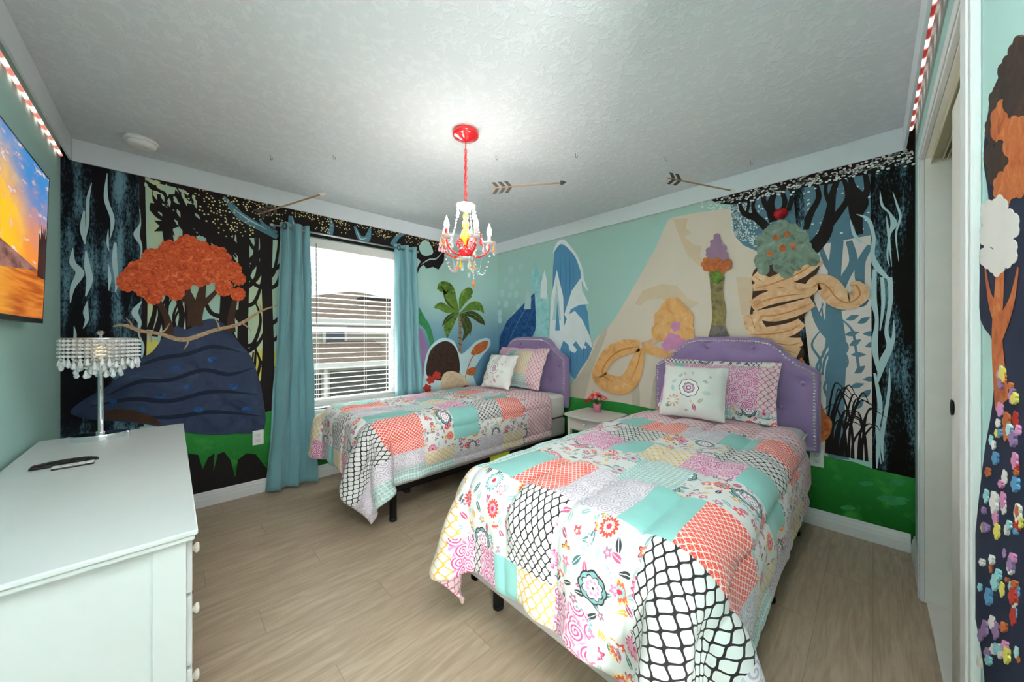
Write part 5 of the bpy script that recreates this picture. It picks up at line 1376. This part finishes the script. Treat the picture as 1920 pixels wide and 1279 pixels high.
# ---------------------------------------------------------------- television
def tv():
    Y1, Y0 = 2.71, 1.60; zc = 1.637; hh = .335
    t = thing('television', 'wall-mounted flat television showing a sunset over water', 'television', (WX+.062, (Y0+Y1)/2, zc))
    t.rotation_euler = (0, radians(1.6), 0); W2 = (Y1-Y0)/2
    MB().box((-.030, -W2, -hh), (-.001, W2, hh)).build('case', M['blackp'], t, bevel=.003)
    b = MB(); y = W2; e = .006; b.box((-.001, -y, -hh), (.003, y, -hh+.020)); b.box((-.001, -y, hh-e), (.003, y, hh)); b.box((-.001, -y, -hh+.020), (.003, -y+e, hh-e)); b.box((-.001, y-e, -hh+.020), (.003, y, hh-e))
    b.build('bezel', plain('tv_bezel', '1d2224', .25, spec=.6), t)
    m = Mat('sunset_picture', .35, spec=.2); x, yy, z = m.coords('Object'); u = (yy+W2)/(2*W2); v = (z+hh)/(2*hh)
    n = m.noise(m.comb(u*5, v*7, 0), 1.1, 6, .62, .6); n2 = m.noise(m.comb(u*9+4, v*16, 1), 1.2, 5, .6, .3)
    sun = ln2((u-.42)*1.6, (v-.40)*1.0)
    sky = m.mix((v+n*.5-.2).step(.45, .95), 'e88a3a', '3f86c4'); sky = m.mix((sun*-1+n*.55).step(-.38, .12), sky, 'ffc21e'); sky = m.mix(n2.step(.52, .68)*(v.step(.35, .6))*.75, sky, 'c98d7c'); sky = m.mix(n2.step(.60, .66)*.6, sky, 'dfe6ee')
    wat = m.mix(m.noise(m.comb(u*4, v*40, 2), 1, 3).step(.35, .65), 'a8501c', 'd9822e'); wat = m.mix((((u-.4).abs())*-1+.28).step(0, .28)*.6, wat, 'f2b23c')
    hor = .31+0*1.0
    c = m.mix(v.lt(.34), sky, wat)
    hill = (v.gt(.335))*(v-.335-(u*-1+.90)*.14-n*.03).lt(0)*(u.lt(.86)); hill2 = (v-.34).abs().lt(((u*-1+.9))*.16)*(u.lt(.9))
    c = m.mix(hill2, c, m.mix(n2.step(.3, .7), '5b3f3c', 'a1766a'))
    tr = (v.gt(.30))*(v-.36-m.noise(m.comb(u*40, v*6, 5), 1, 3)*.55).lt(-.0)*(u.gt(.885)); c = m.mix(tr, c, '2c1a16')
    m.base('050505'); m.emit(c, .40)
    MB().box((.0012, -W2+e, -hh+.020), (.002, W2-e, hh-e)).build('screen', m.m, t)
    MB().box((-.060, -.2, -.2), (-.031, .2, .2)).build('wall_mount', M['black'], t)
tv()

# ---------------------------------------------------------------- nightstand, basket, flowers
def nightstand():
    X0, X1, Y0, Y1, Z = 2.575, 2.97, 1.585, 2.055, .53
    t = thing('nightstand', 'small white nightstand between the two beds', 'nightstand', (X0, (Y0+Y1)/2, 0)); ox, oy = X0, (Y0+Y1)/2
    wm = plain('nightstand_white', 'e6ddd8', .4, var=.02); hw = (Y1-Y0)/2; D_ = X1-X0
    pts = [(D_, hw-.01), (D_, -hw+.01)]+[(.03-.045*cos(a*pi/2/10*1.0)*1.0, a/10*hw) for a in range(-10, 11)]
    pts = smooth([(D_, -hw+.012), (D_*.5, -hw), (.035, -hw+.004), (.006, -hw*.88), (-.018, -hw*.5), (-.028, 0), (-.018, hw*.5), (.006, hw*.88), (.035, hw-.004), (D_*.5, hw), (D_, hw-.012)], 4)
    MB().prism(pts, lambda x, y: (x, y, Z), lambda x, y: (x, y, Z-.018)).build('tabletop', wm, t, bevel=.005, seg=3)
    b = MB(); yi = hw-.035
    b.box((.05, -yi, .385), (D_-.01, -yi+.012, Z-.0185)); b.box((.05, yi-.012, .385), (D_-.01, yi, Z-.0185)); b.box((D_-.022, -yi+.012, .385), (D_-.01, yi-.012, Z-.0185)); b.box((.05, -yi+.012, .385), (D_-.022, yi-.012, .392)); b.build('drawer_case', wm, t)
    d = MB().box((.032, -yi+.018, .395), (.0495, yi-.018, Z-.026)).build('drawer', wm, t, bevel=.003)
    k = MB().lathe([(.006, 0), (.006, .008), (.013, .014), (.016, .022), (.010, .030), (1e-4, .031)], n=8).build('knob', M['crys'], d); k.matrix_local = Matrix.Translation((.032, 0, .455)) @ Matrix.Rotation(-pi/2, 4, 'Y')
    for x in (.03, D_-.045):
        for y in (-yi, yi-.032):
            m = MB(); m.add([(x, y, Z-.0185), (x+.034, y, Z-.0185), (x+.034, y+.032, Z-.0185), (x, y+.032, Z-.0185), (x+.006, y+.006, .0), (x+.028, y+.006, .0), (x+.028, y+.026, .0), (x+.006, y+.026, .0)],
                            [(0, 1, 2, 3), (4, 7, 6, 5), (0, 4, 5, 1), (1, 5, 6, 2), (2, 6, 7, 3), (3, 7, 4, 0)]); m.build('leg', wm, t)
    MB().box((.05, -yi+.0, .15), (D_-.02, yi, .165)).build('shelf', wm, t, bevel=.002)
    w = thing('wicker_basket', 'brown wicker basket on the lower shelf of the nightstand', 'basket', (X0+.19, oy, .166))
    wk = Mat('wicker', .8); x, y, z = wk.coords('Object'); wk.base(wk.mix(((z*260).sin()*((x+y)*190).sin()).step(-.3, .3), '6b4426', 'a87444')); wk.bump((z*260).sin()*((x+y)*190).sin(), .6, .003)
    bm_ = MB(); bm_.lathe([(.001, .001), (.12, .002), (.135, .10), (.14, .17), (.130, .17), (.126, .10), (.11, .008), (.001, .008)], n=32, sx=.95, sy=1.15); bm_.build('basket_body', wk.m, w, smooth=True)
    MB().tube([(.133*cos(a), .161*sin(a), .172) for a in [2*pi*i/36 for i in range(37)]], .008, 8, cap=False).build('basket_rim', wk.m, w, smooth=True)
nightstand()
def flowers():
    t = thing('flower_pot', 'pink pot of coral silk flowers on the nightstand', 'flower pot', (2.845, 1.855, .5305))
    pk = plain('pot_pink', 'd8789a', .4, spec=.5, var=.03)
    MB().lathe([(.001, 0), (.030, 0), (.036, .05), (.039, .068), (.041, .070), (.041, .078), (.036, .078), (.033, .060), (.001, .058)], n=24).build('pot', pk, t, smooth=True)
    R = random.Random(21); st = MB(); gm = plain('stem_green', '5f7f3a', .6)
    heads = []
    for i in range(22):
        a = R.uniform(0, 2*pi); r = .100*math.sqrt(R.random()); z = .150-.5*r*r/.10+R.uniform(-.012, .015); heads.append((r*cos(a), r*sin(a), z))
        st.tube([(0, 0, .058), (r*.3*cos(a), r*.3*sin(a), .09), (r*cos(a), r*sin(a), z)], .0016, 5)
    st.build('stems', gm, t)
    cm = [plain('petal_coral', 'ee7468', .6, var=.1, scale=60), plain('petal_red', 'd63b44', .6, var=.1, scale=60), plain('petal_pink', 'f29a9a', .6, var=.1, scale=60)]
    for i, (x, y, z) in enumerate(heads):
        m = MB(); rr = R.uniform(.027, .035); m.ball((x, y, z+rr*.35), rr*.62, 8, sz=.9)
        for lay, (n, sc, up) in enumerate(((6, 1, .2), (5, .72, .75), (3, .4, 1.3))):
            for k in range(n):
                a = 2*pi*k/n+lay*.5+i; d = Vector((cos(a), sin(a), 0)); s = Vector((-sin(a), cos(a), 0))
                c0 = Vector((x, y, z)); q = rr*sc
                pts = [c0, c0+d*q*.5+s*q*.42+Vector((0, 0, up*q*.5)), c0+d*q*.95+s*q*.25+Vector((0, 0, up*q*.8)), c0+d*q+Vector((0, 0, up*q*.62)), c0+d*q*.95-s*q*.25+Vector((0, 0, up*q*.8)), c0+d*q*.5-s*q*.42+Vector((0, 0, up*q*.5)), c0+d*q*.55+Vector((0, 0, up*q*.25))]
                m.add(pts, [(0, 1, 6), (1, 2, 3, 6), (6, 3, 4, 5), (0, 6, 5)])
        o = m.build('blossom', cm[(i*7) % 3], t, smooth=True); o.modifiers.new('s', 'SOLIDIFY').thickness = .0008
    m = MB()
    for i in range(12):
        a = i*2.4; r = R.uniform(.03, .085); z = R.uniform(.085, .12); c0 = Vector((r*cos(a), r*sin(a), z)); d = Vector((cos(a), sin(a), -.2)); s = Vector((-sin(a), cos(a), 0)); q = .026
        m.add([c0, c0+d*q*.5+s*q*.3, c0+d*q+Vector((0, 0, -.006)), c0+d*q*.5-s*q*.3], [(0, 1, 2, 3)])
    o = m.build('leaves', gm, t); o.modifiers.new('s', 'SOLIDIFY').thickness = .0008
    m = MB().tube([(0, .01, .12), (-.01, .03, .175), (-.012, .042, .205)], [.002, .002, .005], 6).build('bud', plain('bud_green', 'b9bb6a', .6), t)
flowers()

# ---------------------------------------------------------------- small fixtures
def smoke():
    t = thing('smoke_detector', 'round white smoke detector on the ceiling near the left corner', 'smoke detector', (-.128, 3.155, 0))
    MB().lathe([(.074, CZ-.0005), (.074, CZ-.014), (.070, CZ-.018)], n=36).build('mounting_plate', M['white'], t, smooth=True)
    MB().lathe([(.064, CZ-.018), (.066, CZ-.026), (.062, CZ-.040), (.050, CZ-.046), (.02, CZ-.048), (1e-4, CZ-.048)], n=36).build('cover', M['white'], t, smooth=True)
    MB().lathe([(.012, CZ-.047), (.012, CZ-.051), (1e-4, CZ-.051)], (.02, -.02, 0), 16).build('test_button', M['trimw'], t)
smoke()
def outlet(label, loc, rz):
    t = thing('wall_outlet', label, 'outlet', loc, rz)
    MB().box((-.0355, .0005, -.057), (.0355, .0065, .057)).build('cover_plate', M['white'], t, bevel=.002)
    for z in (-.02, .02):
        f = MB(); f.box((-.017, .0065, z-.014), (.017, .008, z+.014)); f = f.build('socket', M['trimw'], t, bevel=.0015)
        s = MB(); s.box((-.007, .008, z-.002), (-.0055, .0084, z+.006)); s.box((.0055, .008, z-.002), (.007, .0084, z+.006)); s.ball((0, .008, z-.008), .002, 6); s.build('slots', M['blackp'], f)
outlet('white wall outlet low on the window wall under the navy hill decal', (.486, AY-.0108, .443), pi)
outlet('white wall outlet behind the near headboard by the painted grass', (BX-.0012-.0045, .262, .445), pi/2)

M['arroww'] = plain('arrow_wood', '9a7b5c', .6, var=.12, scale=60); M['arrowf'] = plain('arrow_slate', '4d463f', .7, var=.12, scale=60); M['hook'] = plain('hook_metal', '6c6c70', .3, 1)
def hook(x, y, a, label):
    m = MB(); pts = [(0, 0, CZ), (0, 0, CZ-.012)]+[(.007-.007*cos(q), 0, CZ-.020-.008*sin(q)) for q in [pi*i/8*1.35 for i in range(9)]]
    pts = [(x+p[0]*cos(a), y+p[0]*sin(a), p[2]) for p in pts]
    o = m.tube(pts, .0014, 6).build('ceiling_hook', M['hook'], smooth=True); tag(o, label, 'hook')
def arrow(label, tail, tip, h1, h2, tipm, nf=3, roll=0, hl=()):
    tail = Vector(tail); tip = Vector(tip); d = (tip-tail); L = d.length; d.normalize()
    t = thing('wooden_arrow', label, 'arrow', tail)
    q = d.to_track_quat('X', 'Z'); t.rotation_mode = 'QUATERNION'; t.rotation_quaternion = q @ Matrix.Rotation(roll, 3, 'X').to_quaternion()
    MB().box((.0, -.004, -.004), (L-.028, .004, .004)).build('shaft', M['arroww'], t, bevel=.001)
    p = [(L-.034, -.016), (L+.0, 0), (L-.034, .016), (L-.026, 0)]
    MB().prism([(L-.040, -.014), (L-.022, -.012), (L, 0), (L-.022, .012), (L-.040, .014)], lambda x, y: (x, .0045, y), lambda x, y: (x, -.0045, y)).build('arrowhead', tipm, t, bevel=.0008)
    for k in range(nf):
        x = .012+k*.042
        for s in (-1, 1):
            MB().prism([(x+.022, 0), (x+.044, 0), (x+.014, s*.036), (x-.010, s*.036)], lambda a, b: (a, .0035, b), lambda a, b: (a, -.0035, b)).build('fletching', M['arrowf'], t)
    inv = t.matrix_basis.inverted() if False else None
    bpy.context.view_layer.update(); inv = t.matrix_world.inverted()
    for (hx, hy) in (h1, h2):
        f = max(.03, min(L-.05, (Vector((hx, hy, 0))-Vector((tail.x, tail.y, 0))).dot(Vector((d.x, d.y, 0)))/max(1e-6, d.x*d.x+d.y*d.y)))
        b = tail+d*f
        MB().tube([inv @ Vector((hx, hy, CZ-.028)), inv @ b], .0004, 5).build('hanging_thread', M['crys'], t)
def h_on(px, py):
    d = ray(px, py); k = (CZ-CAM_H)/d[2]; return d[0]*k, d[1]*k, k
def under(px, py, k):
    d = ray(px, py); return (d[0]*k, d[1]*k, CAM_H+d[2]*k)
H = [h_on(507, 292), h_on(625, 291), h_on(930, 292), h_on(1079, 288), h_on(1247, 294), h_on(1407, 301)]
for h, l in zip(H, ('metal ceiling hook over the tail of the left arrow', 'metal ceiling hook over the tip of the left arrow', 'metal ceiling hook over the tail of the middle arrow', 'metal ceiling hook over the tip of the middle arrow',
                    'metal ceiling hook over the tail of the right arrow', 'metal ceiling hook over the tip of the right arrow')):
    hook(h[0], h[1], -pi/4, l)
k = H[0][2]; arrow('wooden arrow hanging under the ceiling left of the chandelier, tip raised toward the middle', under(482, 402, 2.36), under(611, 362, 2.36), H[0][:2], H[1][:2], plain('arrow_pale', 'd8cfc2', .5), roll=1.15)
arrow('wooden arrow hanging under the ceiling right of the chandelier, black tip pointing right', under(922, 353, 2.36), under(1062, 342, 2.33), H[2][:2], H[3][:2], M['blackp'], roll=.15)
arrow('wooden arrow hanging near the headboard wall, pale tip tilted down', under(1252, 334, 2.37), under(1380, 359, 2.40), H[4][:2], H[5][:2], plain('arrow_tip_white', 'e2ded6', .4), nf=2, roll=.2)

# ---------------------------------------------------------------- repeats share a group
GROUPS = {'hook': 'metal hooks screwed into the ceiling', 'arrow': 'wooden arrows hung under the ceiling', 'wall decal': 'cut-out decals on the painted walls', 'bed': 'twin beds with purple headboards',
          'box spring': 'box springs of the twin beds', 'mattress': 'mattresses of the twin beds', 'comforter': 'patchwork comforters on the twin beds', 'pillow': 'patchwork pillows on the twin beds',
          'cushion': 'white embroidered cushions on the twin beds', 'curtain': 'teal curtains at the window', 'remote control': 'remote controls on the dresser', 'outlet': 'white wall outlets', 'rope light': 'rope lights along the wall tops'}
for o in bpy.data.objects:
    if o.parent is None and o.get('category') in GROUPS: o['group'] = GROUPS[o['category']]
